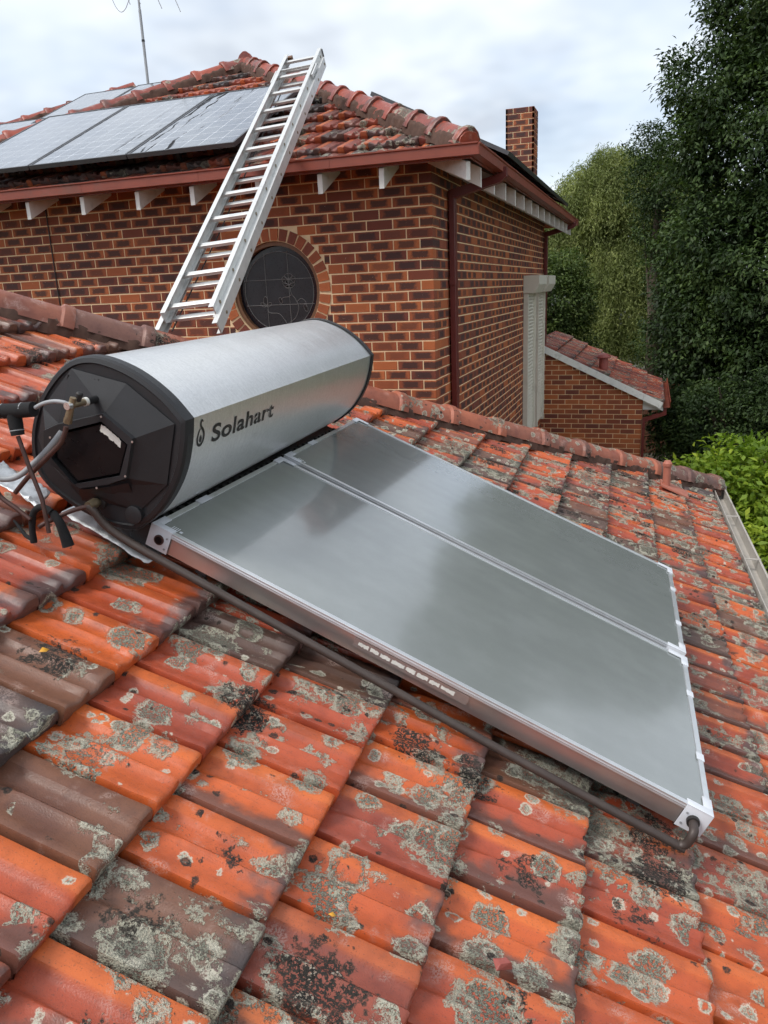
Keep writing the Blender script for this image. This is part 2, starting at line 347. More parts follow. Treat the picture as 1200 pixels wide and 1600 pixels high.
# tank shell: bright zinc-coated sheet with faint spangle and brushed streaks
m, t, bs = mat('zinc_sheet'); P = pos(t)
sx = t.v('MULTIPLY', P, (1, 14, 1)); st = t.noise(sx, 9.0, 5, 0.6); big = t.noise(P, 3.0, 3, 0.5)
vo = t.n('TexVoronoi', {'Vector': P, 'Scale': 160.0}).outputs['Color']; vs_ = t.n('SeparateColor', {0: vo}).outputs[0]
k = t.m('ADD', t.m('ADD', t.m('MULTIPLY', st, 0.22), t.m('MULTIPLY', vs_, 0.08)), 0.60)
setin(t, bs, Base_Color=t.n('CombineXYZ', {0: k, 1: k, 2: t.m('MULTIPLY', k, 0.99)}).outputs[0], Metallic=0.82, Roughness=t.m('ADD', t.m('MULTIPLY', st, 0.16), 0.26))
bump(t, bs, t.m('ADD', t.m('MULTIPLY', big, 2.0), t.m('MULTIPLY', st, 0.05)), 0.15, 0.02)
M['zinc'] = m
# collector side: mill-finish metal that picks up the tiles
m, t, bs = mat('collector_side'); P = pos(t); n = t.noise(P, 8.0, 4, 0.6)
setin(t, bs, Base_Color=t.mix(n, (0.72, 0.68, 0.66, 1), (0.54, 0.47, 0.45, 1)), Metallic=0.9, Roughness=0.3)
bump(t, bs, n, 0.1, 0.01); M['colside'] = m
# collector cover: low-iron textured glass over a grey selective absorber, with dust
m, t, bs = mat('collector_glass'); P = pos(t)
dust = t.noise(P, 5.0, 7, 0.65); fine = t.noise(P, 420.0, 2, 0.6)
drip = t.noise(t.v('MULTIPLY', P, (1.5, 26.0, 1.5)), 1.6, 5, 0.6)
base = t.mix(t.sm(dust, 0.35, 0.75), (0.205, 0.222, 0.214, 1), (0.232, 0.25, 0.242, 1))
base = t.mix(t.m('MULTIPLY', t.sm(drip, 0.55, 0.8), 0.08), base, (0.28, 0.295, 0.29, 1))
rib = t.m('MULTIPLY', t.m('SINE', t.m('MULTIPLY', t.n('SeparateXYZ', {0: t.n('TexCoord').outputs['Object']}).outputs[1], 62.0)), 0.012)
base = t.v('ADD', base, t.v('MULTIPLY', base, t.n('CombineXYZ', {0: rib, 1: rib, 2: rib}).outputs[0]))
setin(t, bs, Base_Color=base, Roughness=0.2, Specular_IOR_Level=0.95, Coat_Weight=1.0, Coat_Roughness=0.07, Coat_IOR=1.5)
bump(t, bs, fine, 0.05, 0.001); M['colglass'] = m
# photovoltaic glass with cells and busbars in its own UVs
m, t, bs = mat('pv_glass')
uv = t.n('SeparateXYZ', {0: t.n('UVMap').outputs[0]})
def cellline(x, n, wdt):
    fr = t.m('FRACT', t.m('MULTIPLY', x, n)); d = t.m('MINIMUM', fr, t.m('SUBTRACT', 1.0, fr)); return t.m('LESS_THAN', d, wdt)
gx = cellline(uv.outputs[0], 6.0, 0.022); gy = cellline(uv.outputs[1], 10.0, 0.022)
fx = t.m('FRACT', t.m('MULTIPLY', uv.outputs[0], 6.0)); fy = t.m('FRACT', t.m('MULTIPLY', uv.outputs[1], 10.0))
ax = t.m('ABSOLUTE', t.m('SUBTRACT', fx, 0.5)); ay = t.m('ABSOLUTE', t.m('SUBTRACT', fy, 0.5))
dia = t.m('GREATER_THAN', t.m('ADD', ax, ay), 0.90)
bus = t.m('MULTIPLY', cellline(uv.outputs[0], 12.0, 0.012), 0.5)
ln = t.m('MAXIMUM', t.m('MAXIMUM', gx, gy), t.m('MAXIMUM', dia, bus))
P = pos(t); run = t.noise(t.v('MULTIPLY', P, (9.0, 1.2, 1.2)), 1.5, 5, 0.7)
base = t.mix(ln, (0.035, 0.042, 0.062, 1), (0.50, 0.52, 0.55, 1))
base = t.mix(t.m('MULTIPLY', t.sm(t.noise(P, 4.0, 6, 0.65), 0.35, 0.7), 0.3), base, (0.32, 0.32, 0.31, 1))
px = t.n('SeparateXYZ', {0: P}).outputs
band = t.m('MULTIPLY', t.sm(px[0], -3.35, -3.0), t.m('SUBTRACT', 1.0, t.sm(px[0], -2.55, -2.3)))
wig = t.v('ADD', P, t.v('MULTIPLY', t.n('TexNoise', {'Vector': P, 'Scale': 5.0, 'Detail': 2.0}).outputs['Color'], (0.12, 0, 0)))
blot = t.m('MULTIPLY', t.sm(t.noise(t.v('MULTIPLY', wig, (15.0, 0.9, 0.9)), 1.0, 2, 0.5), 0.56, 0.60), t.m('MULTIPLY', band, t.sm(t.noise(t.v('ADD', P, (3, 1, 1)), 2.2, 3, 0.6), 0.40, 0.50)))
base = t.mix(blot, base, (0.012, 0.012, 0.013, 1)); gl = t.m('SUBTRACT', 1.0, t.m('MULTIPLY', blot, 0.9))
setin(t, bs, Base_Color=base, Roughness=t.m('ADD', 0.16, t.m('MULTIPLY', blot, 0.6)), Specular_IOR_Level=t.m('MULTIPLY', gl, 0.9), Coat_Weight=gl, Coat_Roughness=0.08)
M['pv'] = m
# lettering film, worn through in places
m, t, bs = mat('lettering_film'); P = pos(t)
wn = t.noise(t.v('MULTIPLY', P, (1, 9, 0.6)), 6.0, 5, 0.7); yy = t.n('SeparateXYZ', {0: P}).outputs[1]
wear = t.m('MULTIPLY', t.sm(wn, 0.56, 0.6), t.sm(yy, 0.30, 0.46))
setin(t, bs, Base_Color=t.mix(wear, (0.012, 0.011, 0.011, 1), (0.5, 0.5, 0.49, 1)), Roughness=0.45, Metallic=t.m('MULTIPLY', wear, 0.8)); M['letter'] = m
# leaves
def leafmat(name, c0, c1, c2, tr=0.25):
    m, t, bs = mat(name); P = pos(t)
    r = t.n('Attribute', attribute_name='rnd').outputs['Fac']
    k = t.m('ADD', t.m('MULTIPLY', r, 0.6), t.m('MULTIPLY', t.sm(t.noise(P, 0.9, 4, 0.6), 0.3, 0.7), 0.4))
    col = t.ramp(k, [(0.1, c0), (0.5, c1), (0.92, c2)])
    setin(t, bs, Base_Color=col, Roughness=0.55, Specular_IOR_Level=0.25)
    tl = t.n('BsdfTranslucent', {0: t.v('MULTIPLY', col, (1.2, 1.3, 0.7))}); mx = t.n('MixShader', {0: tr, 1: bs.outputs[0], 2: tl.outputs[0]})
    out = [n for n in t.t.nodes if n.type == 'OUTPUT_MATERIAL'][0]; t.t.links.new(mx.outputs[0], out.inputs[0])
    return m
M['leaf_dark'] = leafmat('dark_leaves', (0.015, 0.028, 0.010), (0.036, 0.064, 0.020), (0.105, 0.158, 0.046))
M['leaf_weep'] = leafmat('weeping_leaves', (0.10, 0.13, 0.038), (0.205, 0.245, 0.08), (0.40, 0.44, 0.16))
M['leaf_mid'] = leafmat('middle_leaves', (0.03, 0.05, 0.015), (0.07, 0.11, 0.03), (0.15, 0.20, 0.055))
M['leaf_lime'] = leafmat('lime_leaves', (0.07, 0.13, 0.014), (0.19, 0.29, 0.028), (0.42, 0.50, 0.055), 0.3)
# ground
m, t, bs = mat('ground_cover'); P = pos(t); n = t.noise(P, 0.8, 6, 0.6); f = t.noise(P, 24.0, 5, 0.7)
setin(t, bs, Base_Color=t.mix(t.sm(n, 0.4, 0.62), t.mix(f, (0.025, 0.045, 0.014, 1), (0.07, 0.10, 0.03, 1)), t.mix(f, (0.10, 0.085, 0.065, 1), (0.19, 0.165, 0.13, 1))), Roughness=0.95)
bump(t, bs, f, 0.6, 0.05); M['ground'] = m

# ------------------------------------------------------------------ ground
GZ = -3.7
g = MB(); g.add([(-1500, -1500, GZ), (1500, -1500, GZ), (1500, 1500, GZ), (-1500, 1500, GZ)], [(0, 1, 2, 3)])
tag(g.build('ground', M['ground']), kind='structure')

# ------------------------------------------------------------------ clay tile
GAUGE, TW, TL = 0.338, 0.2157, 0.405
PROF0 = [(0, .0155), (.012, .0195), (.05, .0200), (.14, .0165), (.26, .0125), (.34, .0135), (.385, .019), (.42, .0205), (.45, .0175), (.48, .0095), (.56, .0075), (.65, .0085), (.695, .0125), (.735, .0185), (.78, .0195), (.91, .0185), (.955, .0160), (.985, .008), (1.0, -.002)]
PROF = [(a, .0135 + (h - .0135) * 1.55) for a, h in PROF0]
TILT = .046
def tile_arrays(seed=0):
    r = random.Random(seed); ss = [-TL, -.338, -.29, -.25, -.15, -.07, -.03, -.014, -.006, -.0015, 0.0]
    vs, uv, fs = [], [], []; nv = len(PROF); mean = .0135
    tw = r.uniform(-.0012, .0012)
    for s_ in ss:
        for tv, h in PROF:
            hh = h
            if .36 < tv < .47: hh = .0115 + (h - .0115) * min(1, max(0, (s_ + .315) / .05))
            k = max(0, (s_ + .075) / .075)
            if k > 0:
                hh = mean + (hh - mean) * (1 + .35 * k)
                if .20 < tv < .36: hh += -.003 * k
                if tv > .70: hh += .002 * k
            rd = 0
            if s_ > -.014: rd = .010 * (1 - math.sqrt(max(0, 1 - ((s_ + .014) / .014) ** 2)))
            z = hh - rd - .020 + s_ * (TILT / GAUGE) + tw * math.sin(tv * 6)
            vs.append((s_, .0022 + tv * (TW - .0044), z)); uv.append((min(1, max(0, 1 + s_ / GAUGE)), tv))
    n = len(ss)
    for i in range(n - 1):
        for j in range(nv - 1): fs.append((i * nv + j, (i + 1) * nv + j, (i + 1) * nv + j + 1, i * nv + j + 1))
    # nose face, with a small shadow step, then underside
    b = len(vs)
    for lev, (ds, dz) in enumerate(((.0, -.024), (-.004, -.027), (-.005, -.043), (-.05, -.043))):
        for tv, h in PROF:
            up = .007 if (.30 < tv < .62 and lev >= 2) else 0
            vs.append((ds, .0022 + tv * (TW - .0044), -.012 + dz + up + (.25 * (h - mean) if lev < 2 else 0))); uv.append((1.0, tv))
    last = (n - 1) * nv
    for lev in range(4):
        a0 = last if lev == 0 else b + (lev - 1) * nv; b0 = b + lev * nv
        for j in range(nv - 1): fs.append((a0 + j, b0 + j, b0 + j + 1, a0 + j + 1))
    # near flank and far flank
    for j, flip in ((0, 0), (nv - 1, 1)):
        c = len(vs)
        for s_ in ss: vs.append((s_, .0022 + PROF[j][0] * (TW - .0044), -.052 + s_ * (TILT / GAUGE) * .6)); uv.append((min(1, max(0, 1 + s_ / GAUGE)), PROF[j][0]))
        for i in range(n - 1):
            q = (i * nv + j, c + i, c + i + 1, (i + 1) * nv + j); fs.append(q if not flip else q[::-1])
        q = (last + j, c + n - 1, b + 2 * nv + j, b + 1 * nv + j, b + j); fs.append(q if not flip else q[::-1])
    return vs, fs, uv
TILE_DATA = [tile_arrays(i) for i in range(4)]
def tile_meshes(name, mt):
    out = []
    for vs, fs, uv in TILE_DATA:
        b = MB(); b.add(vs, fs, uv); out.append(b.mesh(name, mt, smooth=38, fix=False))
    return out
TM = {k: tile_meshes('roof_tile', M[k]) for k in ('tile', 'tile_up', 'tile_red')}

def clip_mesh(me, mat4, planes, mt):
    """mesh copy cut by world/frame-space planes [(point, normal)], keeping the side the normal points away from"""
    bm = bmesh.new(); bm.from_mesh(me); bm.transform(mat4)
    for p, n in planes:
        bmesh.ops.bisect_plane(bm, geom=bm.verts[:] + bm.edges[:] + bm.faces[:], plane_co=p, plane_no=n, clear_outer=True, dist=1e-5)
    if len(bm.faces) == 0: bm.free(); return None
    bm.transform(mat4.inverted()); me2 = bpy.data.meshes.new('roof_tile'); bm.to_mesh(me2); bm.free(); me2.materials.append(mt)
    me2.polygons.foreach_set('use_smooth', [True] * len(me2.polygons)); me2.set_sharp_from_angle(angle=R(38))
    return me2

def lay_tiles(parent, FM, rows, key, planes=(), single=300, jitter=1.0, seed=1, test=None, stuffname='roof_tiles'):
    """rows: list of (s_nose, y_list). FM maps slope frame to world. planes cut in slope frame."""
    r = random.Random(seed); todo = []
    for k, (sn, ys) in enumerate(rows):
        for y0 in ys:
            M4 = Matrix.Translation((sn + r.gauss(0, .0016) * jitter, y0 + r.gauss(0, .0008) * jitter, r.gauss(0, .0012) * jitter)) @ Matrix.Rotation(r.gauss(0, .0035) * jitter, 4, 'Z') @ Matrix.Rotation(r.gauss(0, .006) * jitter, 4, 'X')
            cen = M4 @ Vector((-.17, TW / 2, 0)); out = cut = False
            for p, n in planes:
                d = (cen - Vector(p)).dot(Vector(n))
                if d > .22: out = True
                elif d > -.25: cut = True
            if out: continue
            wp = FM @ cen; q = in_frame(wp, 60); size = 0
            if q and (test is None or test(wp, q)): size = 1.0 / q[2]
            todo.append((size, M4, cut, r.randrange(4)))
    todo.sort(key=lambda a: -a[0]); merged = MB(); cnt = 0
    for i, (size, M4, cut, var) in enumerate(todo):
        if size > 0 and cnt < single:
            me = TM[key][var]
            if cut:
                me = clip_mesh(me, M4, planes, M[key])
                if me is None: continue
            o = bpy.data.objects.new('roof_tile', me); link(o, parent); o.matrix_local = M4; cnt += 1
        else:
            vs, fs, uv = TILE_DATA[var]
            if cut:
                me = clip_mesh(TM[key][var], M4, planes, M[key])
                if me is None: continue
                uvl = me.uv_layers[0].data; vv = [tuple(M4 @ v.co) for v in me.vertices]; uvv = [(0, 0)] * len(vv)
                for l in me.loops: uvv[l.vertex_index] = tuple(uvl[l.index].uv)
                merged.add(vv, [tuple(p.vertices) for p in me.polygons], uvv, r.random()); bpy.data.meshes.remove(me)
            else: merged.add([M4 @ Vector(v) for v in vs], fs, uv, r.random())
    if merged.v:
        tag(merged.build(stuffname, M[key + '_m'], parent, smooth=38, fix=False), kind='stuff')
    return cnt

def hip_cap_mesh(mt, L=.456, wd=.115, ht=.085, angular=False):
    """x runs down the hip; collar on the low end"""
    b = MB(); sec = [(-wd * 1.06, -.045), (-wd, -.01), (-wd * .82, ht * .52), (-wd * .5, ht * .88), (-wd * .2, ht), (wd * .2, ht), (wd * .5, ht * .88), (wd * .82, ht * .52), (wd, -.01), (wd * 1.06, -.045)]
    if angular: sec = [(-wd * 1.08, -.045), (-wd, -.02), (-wd * .62, ht * .55), (-wd * .24, ht * .94), (-wd * .1, ht), (wd * .1, ht), (wd * .24, ht * .94), (wd * .62, ht * .55), (wd, -.02), (wd * 1.08, -.045)]
    st = [(-.03, .95, 0), (L - .075, 1.0, .0), (L - .068, 1.06, .004), (L - .06, 1.13, .009), (L - .006, 1.14, .009), (L + .002, 1.10, .006)]
    if angular: st = [(-.03, .9, 0), (L - .13, 1.0, .0), (L - .07, 1.10, .012), (L - .05, 1.17, .016), (L - .006, 1.19, .018), (L + .002, 1.15, .014)]
    vs, uv = [], []
    for x, k, dz in st:
        for a, z in sec:
            vs.append((x, a * k, z * k + dz)); uv.append((.3 + .4 * x / L, .3))
    ns = len(sec); fs = [(i * ns + j, (i + 1) * ns + j, (i + 1) * ns + j + 1, i * ns + j + 1) for i in range(len(st) - 1) for j in range(ns - 1)]
    c = len(vs)                                           # thickness of the open low end
    for a, z in sec: vs.append((L + .002, a * .93, z * .88 - .004)); uv.append((.9, .3))
    for a, z in sec: vs.append((L - .12, a * .9, z * .85 - .006)); uv.append((.9, .3))
    last = (len(st) - 1) * ns
    fs += [(last + j, c + j, c + j + 1, last + j + 1) for j in range(ns - 1)] + [(c + j, c + ns + j, c + ns + j + 1, c + j + 1) for j in range(ns - 1)]
    b.add(vs, fs, uv); return b.mesh('hip_cap', mt, smooth=40, fix=False)

def lay_caps(parent, P0, D, nrm, count, me, lift, step=.456, jit=1.0):
    """P0 low end, D unit vector up the hip"""
    ax = -D; ay = nrm.cross(ax).normalized(); az = ax.cross(ay)
    for i in range(count):
        p = P0 + D * (step * (i + 1)) + az * lift
        o = bpy.data.objects.new('hip_cap', me); link(o, parent)
        base = Matrix(((ax.x, ay.x, az.x, p.x), (ax.y, ay.y, az.y, p.y), (ax.z, ay.z, az.z, p.z), (0, 0, 0, 1)))
        if i == 0:                                        # the lowest cap is closed with a clay plug
            q = MB(); ring_ = [(-.115, -.05), (-.10, .02), (-.06, .062), (0, .075), (.06, .062), (.10, .02), (.115, -.05)]
            q.add([(step - .035, a, z) for a, z in ring_] + [(step + .012, a * .8, z * .8 - .01) for a, z in ring_], [(j, j + 1, 8 + j, 7 + j) for j in range(6)] + [tuple(range(7, 14))])
            pl = q.build('end_plug', me.materials[0], parent, smooth=50); pl.matrix_world = base
        o.matrix_world = base @ Matrix.Rotation(random.gauss(0, .012) * jit, 4, 'Z') @ Matrix.Rotation(random.gauss(0, .02) * jit, 4, 'X') @ Matrix.Rotation(.028 + random.gauss(0, .006), 4, 'Y')

def bedding(parent, P0, D, nrm, length, wd, z0, z1, seed=3):
    r = random.Random(seed); ax = D; ay = nrm.cross(ax).normalized(); az = nrm; b = MB(); n = int(length / .035); vs = []
    for i in range(n + 1):
        x = length * i / n
        for a, z in ((-wd, z0), (-wd * .92, z1 * .6), (-wd * .7, z1), (wd * .7, z1), (wd * .92, z1 * .6), (wd, z0)):
            vs.append(P0 + ax * x + ay * (a + r.gauss(0, .007)) + az * (z + r.gauss(0, .006)))
    fs = [(i * 6 + j, (i + 1) * 6 + j, (i + 1) * 6 + j + 1, i * 6 + j + 1) for i in range(n) for j in range(5)]
    b.add(vs, fs); return b.build('mortar_bedding', M['bedding'], parent, smooth=60)

# ================================================================== single-storey wing with the near roof
wing = tag(empty('house_wing'), 'low wing of the house under lichen spotted orange clay tiles', 'house wing')
GS, GY = 2.655, 5.76                                     # eave corner on the slope
HS = math.cos(TH)                                         # hip: 45 degrees in plan
def hip_y(s_): return GY - HS * (GS - s_)
hipn = Vector((-HS, 1, 0)).normalized()
rows = []
S_TOP = -3.45
for k in range(-12, 7):
    sn = .610 + GAUGE * k; off = (.0275 if k % 2 == 0 else .1325) - 3 * TW
    if k == 6: sn = .610 + GAUGE * 6 - .004
    ymax = hip_y(sn) + .25; ymin = -2.6
    ys = []; yv = off - math.ceil((off - ymin) / TW) * TW
    while yv < ymax: ys.append(yv); yv += TW
    rows.append((sn, ys))
RT = ROOF @ Matrix.Translation((0, 0, HT))                # slope frame with z = 0 on the tile noses
b = MB(); b.add([(S_TOP - .3, -2.7, -.085), (GS - .02, -2.7, -.085), (GS - .02, GY - .02, -.085), (S_TOP - .3, hip_y(S_TOP - .3), -.085)], [(0, 1, 2, 3)])
roof = b.build('roof', M['underlay'], wing, M=RT)
hip_planes = [(Vector((GS, GY, 0)), hipn)]
VENT = (2.13, 4.80)
RTI = RT.inverted()
def seen(wp, q):
    c = RTI @ wp; return not (.2 < c.x < 1.75 and .12 < c.y < 2.0)
nt_ = lay_tiles(roof, RT, rows, 'tile', hip_planes, 300, 1.6, 11, seen); print('single tiles', nt_)
GW = RT @ Vector((GS, GY, 0))
HD = -(SV + EY * HS).normalized(); HN = (EZ - HD * EZ.dot(HD)).normalized()
bedding(wing, GW + HN * -.035, HD, HN, 7.2, .128, -.045, .050)
capm = hip_cap_mesh(M['cap'], .456, .118, .070)
lay_caps(wing, GW + HD * -.03, HD, HN, 15, capm, .026)
# the other slope of the wing, falling away behind the hip
S2 = EY * math.cos(TH) - EZ * math.sin(TH); FM2 = frame(GW, S2, -EX)
b = MB(); b.add([(0, 0, -.085), (0, 6.5, -.085), (-6.5 / HS, 6.5, -.085)], [(0, 1, 2)])
roof2 = b.build('roof', M['underlay'], wing, M=FM2)
r2 = []
for k in range(0, 18):
    a = GAUGE * k; ys = []; yv = a * HS - .25 + (TW / 2 if k % 2 else 0)
    while yv < 6.2:
        wp = FM2 @ Vector((-a - .17, yv + .1, 0))
        if not (wp.x < -.45 and wp.y > 4.75): ys.append(yv)
        yv += TW
    r2.append((-a, ys))
lay_tiles(roof2, FM2, r2, 'tile', [(Vector((0, 0, 0)), Vector((-HS, -1, 0)).normalized())], 0, 1.0, 12, stuffname='back_slope_tiles')
# gutters: open box section with a rolled front lip
def gutter_part(name, Mx, length, parent, mt, wd=.125, dp=.105, back=.12):
    sec = [(0, back - dp), (0, -dp), (wd, -dp), (wd, -.012), (wd + .010, -.004), (wd + .010, .006), (wd - .004, .006), (wd - .004, -.010), (wd - .008, -dp + .006), (.006, -dp + .006), (.006, back - dp)]
    b_ = MB(); n = len(sec); segs = max(2, int(length / 1.2)); 
    for i in range(segs):
        a, c = length * i / segs, length * (i + 1) / segs
        b_.prism(sec, a + .001, c - .001)
    o = b_.build(name, mt, parent, M=Mx)
    br = MB(); k = 0.6
    while k < length: br.box(.0, wd + .012, k - .012, k + .012, .004, .009); k += 1.1
    br.build('gutter_bracket', mt, o); return o
E_H = frame(GW, EX, EY)                                   # level frame at the eave corner
gut = gutter_part('gutter', E_H @ Matrix.Translation((.012, -8.2, -.03)), 8.33, wing, M['gutter'], .10, .095, .11)
gut2 = gutter_part('gutter', frame(GW, EY, -EX) @ Matrix.Translation((.012, -.14, -.03)), 2.5, wing, M['gutter'], .10, .095, .11)
b = MB(); b.box(-.03, .0, -8.2, 0, -.19, -.05); b.build('fascia', M['white'], wing, M=E_H)
b = MB(); b.box(-6.6, -.45, -9.0, -.45, GZ - GW.z, -.08); b.build('wall', M['brick_m'], wing, M=E_H)
# clay vent pipe on its own flat tile
vp_ = tag(empty('vent_pipe', None, wing)); vp_.matrix_world = RT @ Matrix.Translation((VENT[0], VENT[1], .004))
b = MB(); b.box(-.05, .20, -.10, .12, -.012, .006); b.build('vent_tile', M['clayvent'], vp_, bevel=.004)
VM = ROOF.to_3x3().inverted() @ Vector((0, 0, 1))
b = MB(); b.tube([VM * -.02, VM * .165, VM * .17, VM * .195, VM * .20, VM * .215], [.032, .032, .039, .039, .032, .026], 16); b.build('pipe', M['clayvent'], vp_, smooth=40)

# ================================================================== two flat collectors
def corner_block(parent, sx, sy, L, Wd, hole):
    """pale corner piece: L on top, wrapped down the sides"""
    b_ = MB(); A = .078; T_ = .003; D_ = .080
    fx = (lambda x: x) if sx == 0 else (lambda x: L - x); fy = (lambda y: y) if sy == 0 else (lambda y: Wd - y)
    def bx(x0, x1, y0, y1, z0, z1):
        X = sorted((fx(x0), fx(x1))); Y = sorted((fy(y0), fy(y1))); b_.box(X[0], X[1], Y[0], Y[1], z0, z1)
    bx(-T_, A, -T_, .026, -.001, .0035); bx(-T_, .026, .026, A, -.001, .0035)
    bx(-T_, A, -T_, -.0005, -D_, -.001); bx(-T_, -.0005, -.0005, A, -D_, -.001)
    o = b_.build('corner_cap', M['capwhite'], parent, bevel=.0022, smooth=30)
    h = MB(); yv = fy(-T_ - .001); c = fx(.040); sg = -1 if sy == 0 else 1
    if hole:
        h.tube([(c, yv - sg * .004, -.040), (c, yv + sg * .004, -.040)], .0175, 20)
        h.build('port', M['copper'], o, smooth=40)
        h2 = MB(); h2.tube([(c, yv, -.040), (c, yv + sg * .0048, -.040)], .0125, 20); h2.build('port_hole', M['blackgloss'], o, smooth=40)
    sc = MB()
    for q in ((.066, -.024), (.066, -.064)): sc.tube([(fx(q[0]), yv, q[1]), (fx(q[0]), yv + sg * .002, q[1])], .0035, 8)
    sc.build('screw', M['conduit'], o)
    return o
def collector(y0, label, worn):
    root = tag(empty('solar_collector', ROOF @ Matrix.Translation((0, y0, 0))), label, 'solar collector', 'flat collectors below the tank')
    L, Wd = 1.94, 1.032
    b_ = MB(); b_.box(.004, L - .004, .004, Wd - .004, -.078, -.020); b_.build('casing', M['colside'], root)
    b_ = MB(); b_.box(.016, L - .016, .016, Wd - .016, -.019, -.0035); b_.build('glass_cover', M['colglass'], root)
    for nm, (x0, x1, ya, yb) in {'n': (.0, L, 0, .019), 'f': (.0, L, Wd - .019, Wd), 't': (0, .019, .019, Wd - .019), 'b': (L - .019, L, .019, Wd - .019)}.items():
        e = MB(); e.box(x0, x1, ya, yb, -.0062, 0)
        if nm in 'nf':
            s_ = -1 if nm == 'n' else 1; yo = 0 if nm == 'n' else Wd
            for z in (-.0105, -.0165): a_, c_ = sorted((yo + s_ * .0018, yo - s_ * .004)); e.box(x0, x1, a_, c_, z - .0024, z + .0024)
            a_, c_ = sorted((yo + s_ * .0002, yo - s_ * .004)); e.box(x0, x1, a_, c_, -.0195, -.0062)
        else:
            xo = 0 if nm == 't' else L; s_ = -1 if nm == 't' else 1
            a_, c_ = sorted((xo + s_ * .0002, xo - s_ * .004)); e.box(a_, c_, ya, yb, -.021, -.0062)
        e.build('edge_trim', M['alu'], root, bevel=.0009)
    for i, (a_, c_) in enumerate(((0, 0), (0, 1), (1, 0), (1, 1))): corner_block(root, a_, c_, L, Wd, True)
    for q in (.30, .72):
        clips = MB(); clips.box(L - .023, L + .003, q - .02, q + .02, -.001, .003); clips.build('clip', M['capwhite'], root, bevel=.001)
    clips = MB(); clips.box(-.003, .023, .28, .36, -.001, .003); clips.build('clip', M['capwhite'], root, bevel=.001)
    v = MB()
    for i in range(4): v.box(.050 + .0075 * i, .053 + .0075 * i, .030, .058, -.0034, -.0031)
    v.box(.082, .092, .034, .046, -.0034, -.0031); v.build('printed_mark', M['capwhite'], root)
    if worn:
        st_ = MB(); st_.box(.765, 1.165, -.0006, .004, -.056, -.0225); so_ = st_.build('label_film', M['stickbase'], root)
        x = .782
        for wv in (.042, .036, .040, .050, .038, .044, .040, .052):
            q = MB(); vv = []; 
            for k_ in range(9): vv.append((x + (wv - .006) * k_ / 8, -.046 + random.uniform(0, .004)))
            for k_ in range(9): vv.append((x + (wv - .006) * (8 - k_) / 8, -.029 - random.uniform(0, .004)))
            q.add([(p[0], -.0012, p[1]) for p in vv], [tuple(range(18))]); q.build('label_patch', M['sticker'], so_); x += wv
    # mounting feet resting on the tiles
    for xx in (.18, L - .18):
        f = MB(); f.box(xx - .02, xx + .02, .08, Wd - .08, -.138, -.0785); f.build('mounting_rail', M['pvframe'], root)
    return root
collector(0.0, 'near solar collector with worn white label patches on its side', True)
collector(1.076, 'far solar collector, beside the row of tiles running to the hip', False)

# ================================================================== storage tank
tank = tag(empty('hot_water_tank', ROOF @ Matrix.Translation((-.19, -.06, HT))), 'long silver hot water tank with black end cap lying across the roof', 'water tank')
TI = Matrix.Translation((.19, .06, -HT))                  # tank parts are written in the slope frame
Y0, Y1 = -.055, 1.838
front = [(.039, .407), (.058, .335), (.068, .25), (.060, .166), (.034, .082), (-.018, -.005)]
backp = [(-.018, -.005), (-.09, -.030), (-.18, -.036), (-.26, -.032), (-.35, -.012), (-.410, .028), (-.446, .107), (-.454, .195), (-.440, .285), (-.402, .375), (-.355, .430), (-.281, .463), (-.165, .470), (-.051, .447), (.039, .407)]
fr = spline([(a, 0, c) for a, c in front], 5); bk = spline([(a, 0, c) for a, c in backp], 5)
TP = [(p.x, p.z) for p in fr[:-1]] + [(p.x, p.z) for p in bk[:-1]]
def tank_ring(y, k, grow=0.0, shift=True):
    cx, cz = -.19, .215; f = (y - Y0) / (Y1 - Y0) if shift else 0
    out = []
    for a, c in TP:
        d = Vector((a - cx, c - cz)); L_ = d.length; d = d * ((L_ * k + grow) / L_)
        out.append((cx + d.x - .020 * f, y, cz + d.y + .022 * f))
    return out
def loft(rings, cap0=False, cap1=False):
    b_ = MB(); n = len(rings[0]); vs = [p for r_ in rings for p in r_]
    fs = [(i * n + j, i * n + (j + 1) % n, (i + 1) * n + (j + 1) % n, (i + 1) * n + j) for i in range(len(rings) - 1) for j in range(n)]
    if cap0: fs.append(tuple(range(n)))
    if cap1: fs.append(tuple((len(rings) - 1) * n + j for j in reversed(range(n))))
    b_.add(vs, fs); return b_
loft([tank_ring(y, 1.0) for y in np.linspace(Y0 + .012, Y1 - .012, 12)]).build('shell', M['zinc'], tank, smooth=24, M=TI)
cap = loft([tank_ring(Y0 + .03, 1, .004), tank_ring(Y0 + .028, 1, .008), tank_ring(Y0 - .006, 1, .008), tank_ring(Y0 - .016, 1, .002), tank_ring(Y0 - .020, .955), tank_ring(Y0 - .014, .94), tank_ring(Y0 - .014, .90)], False, True).build('end_cap', M['blackplastic'], tank, smooth=30, M=TI)
loft([tank_ring(Y1 - .03, 1, .004), tank_ring(Y1 - .028, 1, .008), tank_ring(Y1 + .006, 1, .008), tank_ring(Y1 + .018, 1, .0), tank_ring(Y1 + .022, .92)], False, True).build('end_cap', M['blackplastic'], tank, smooth=30, M=TI)
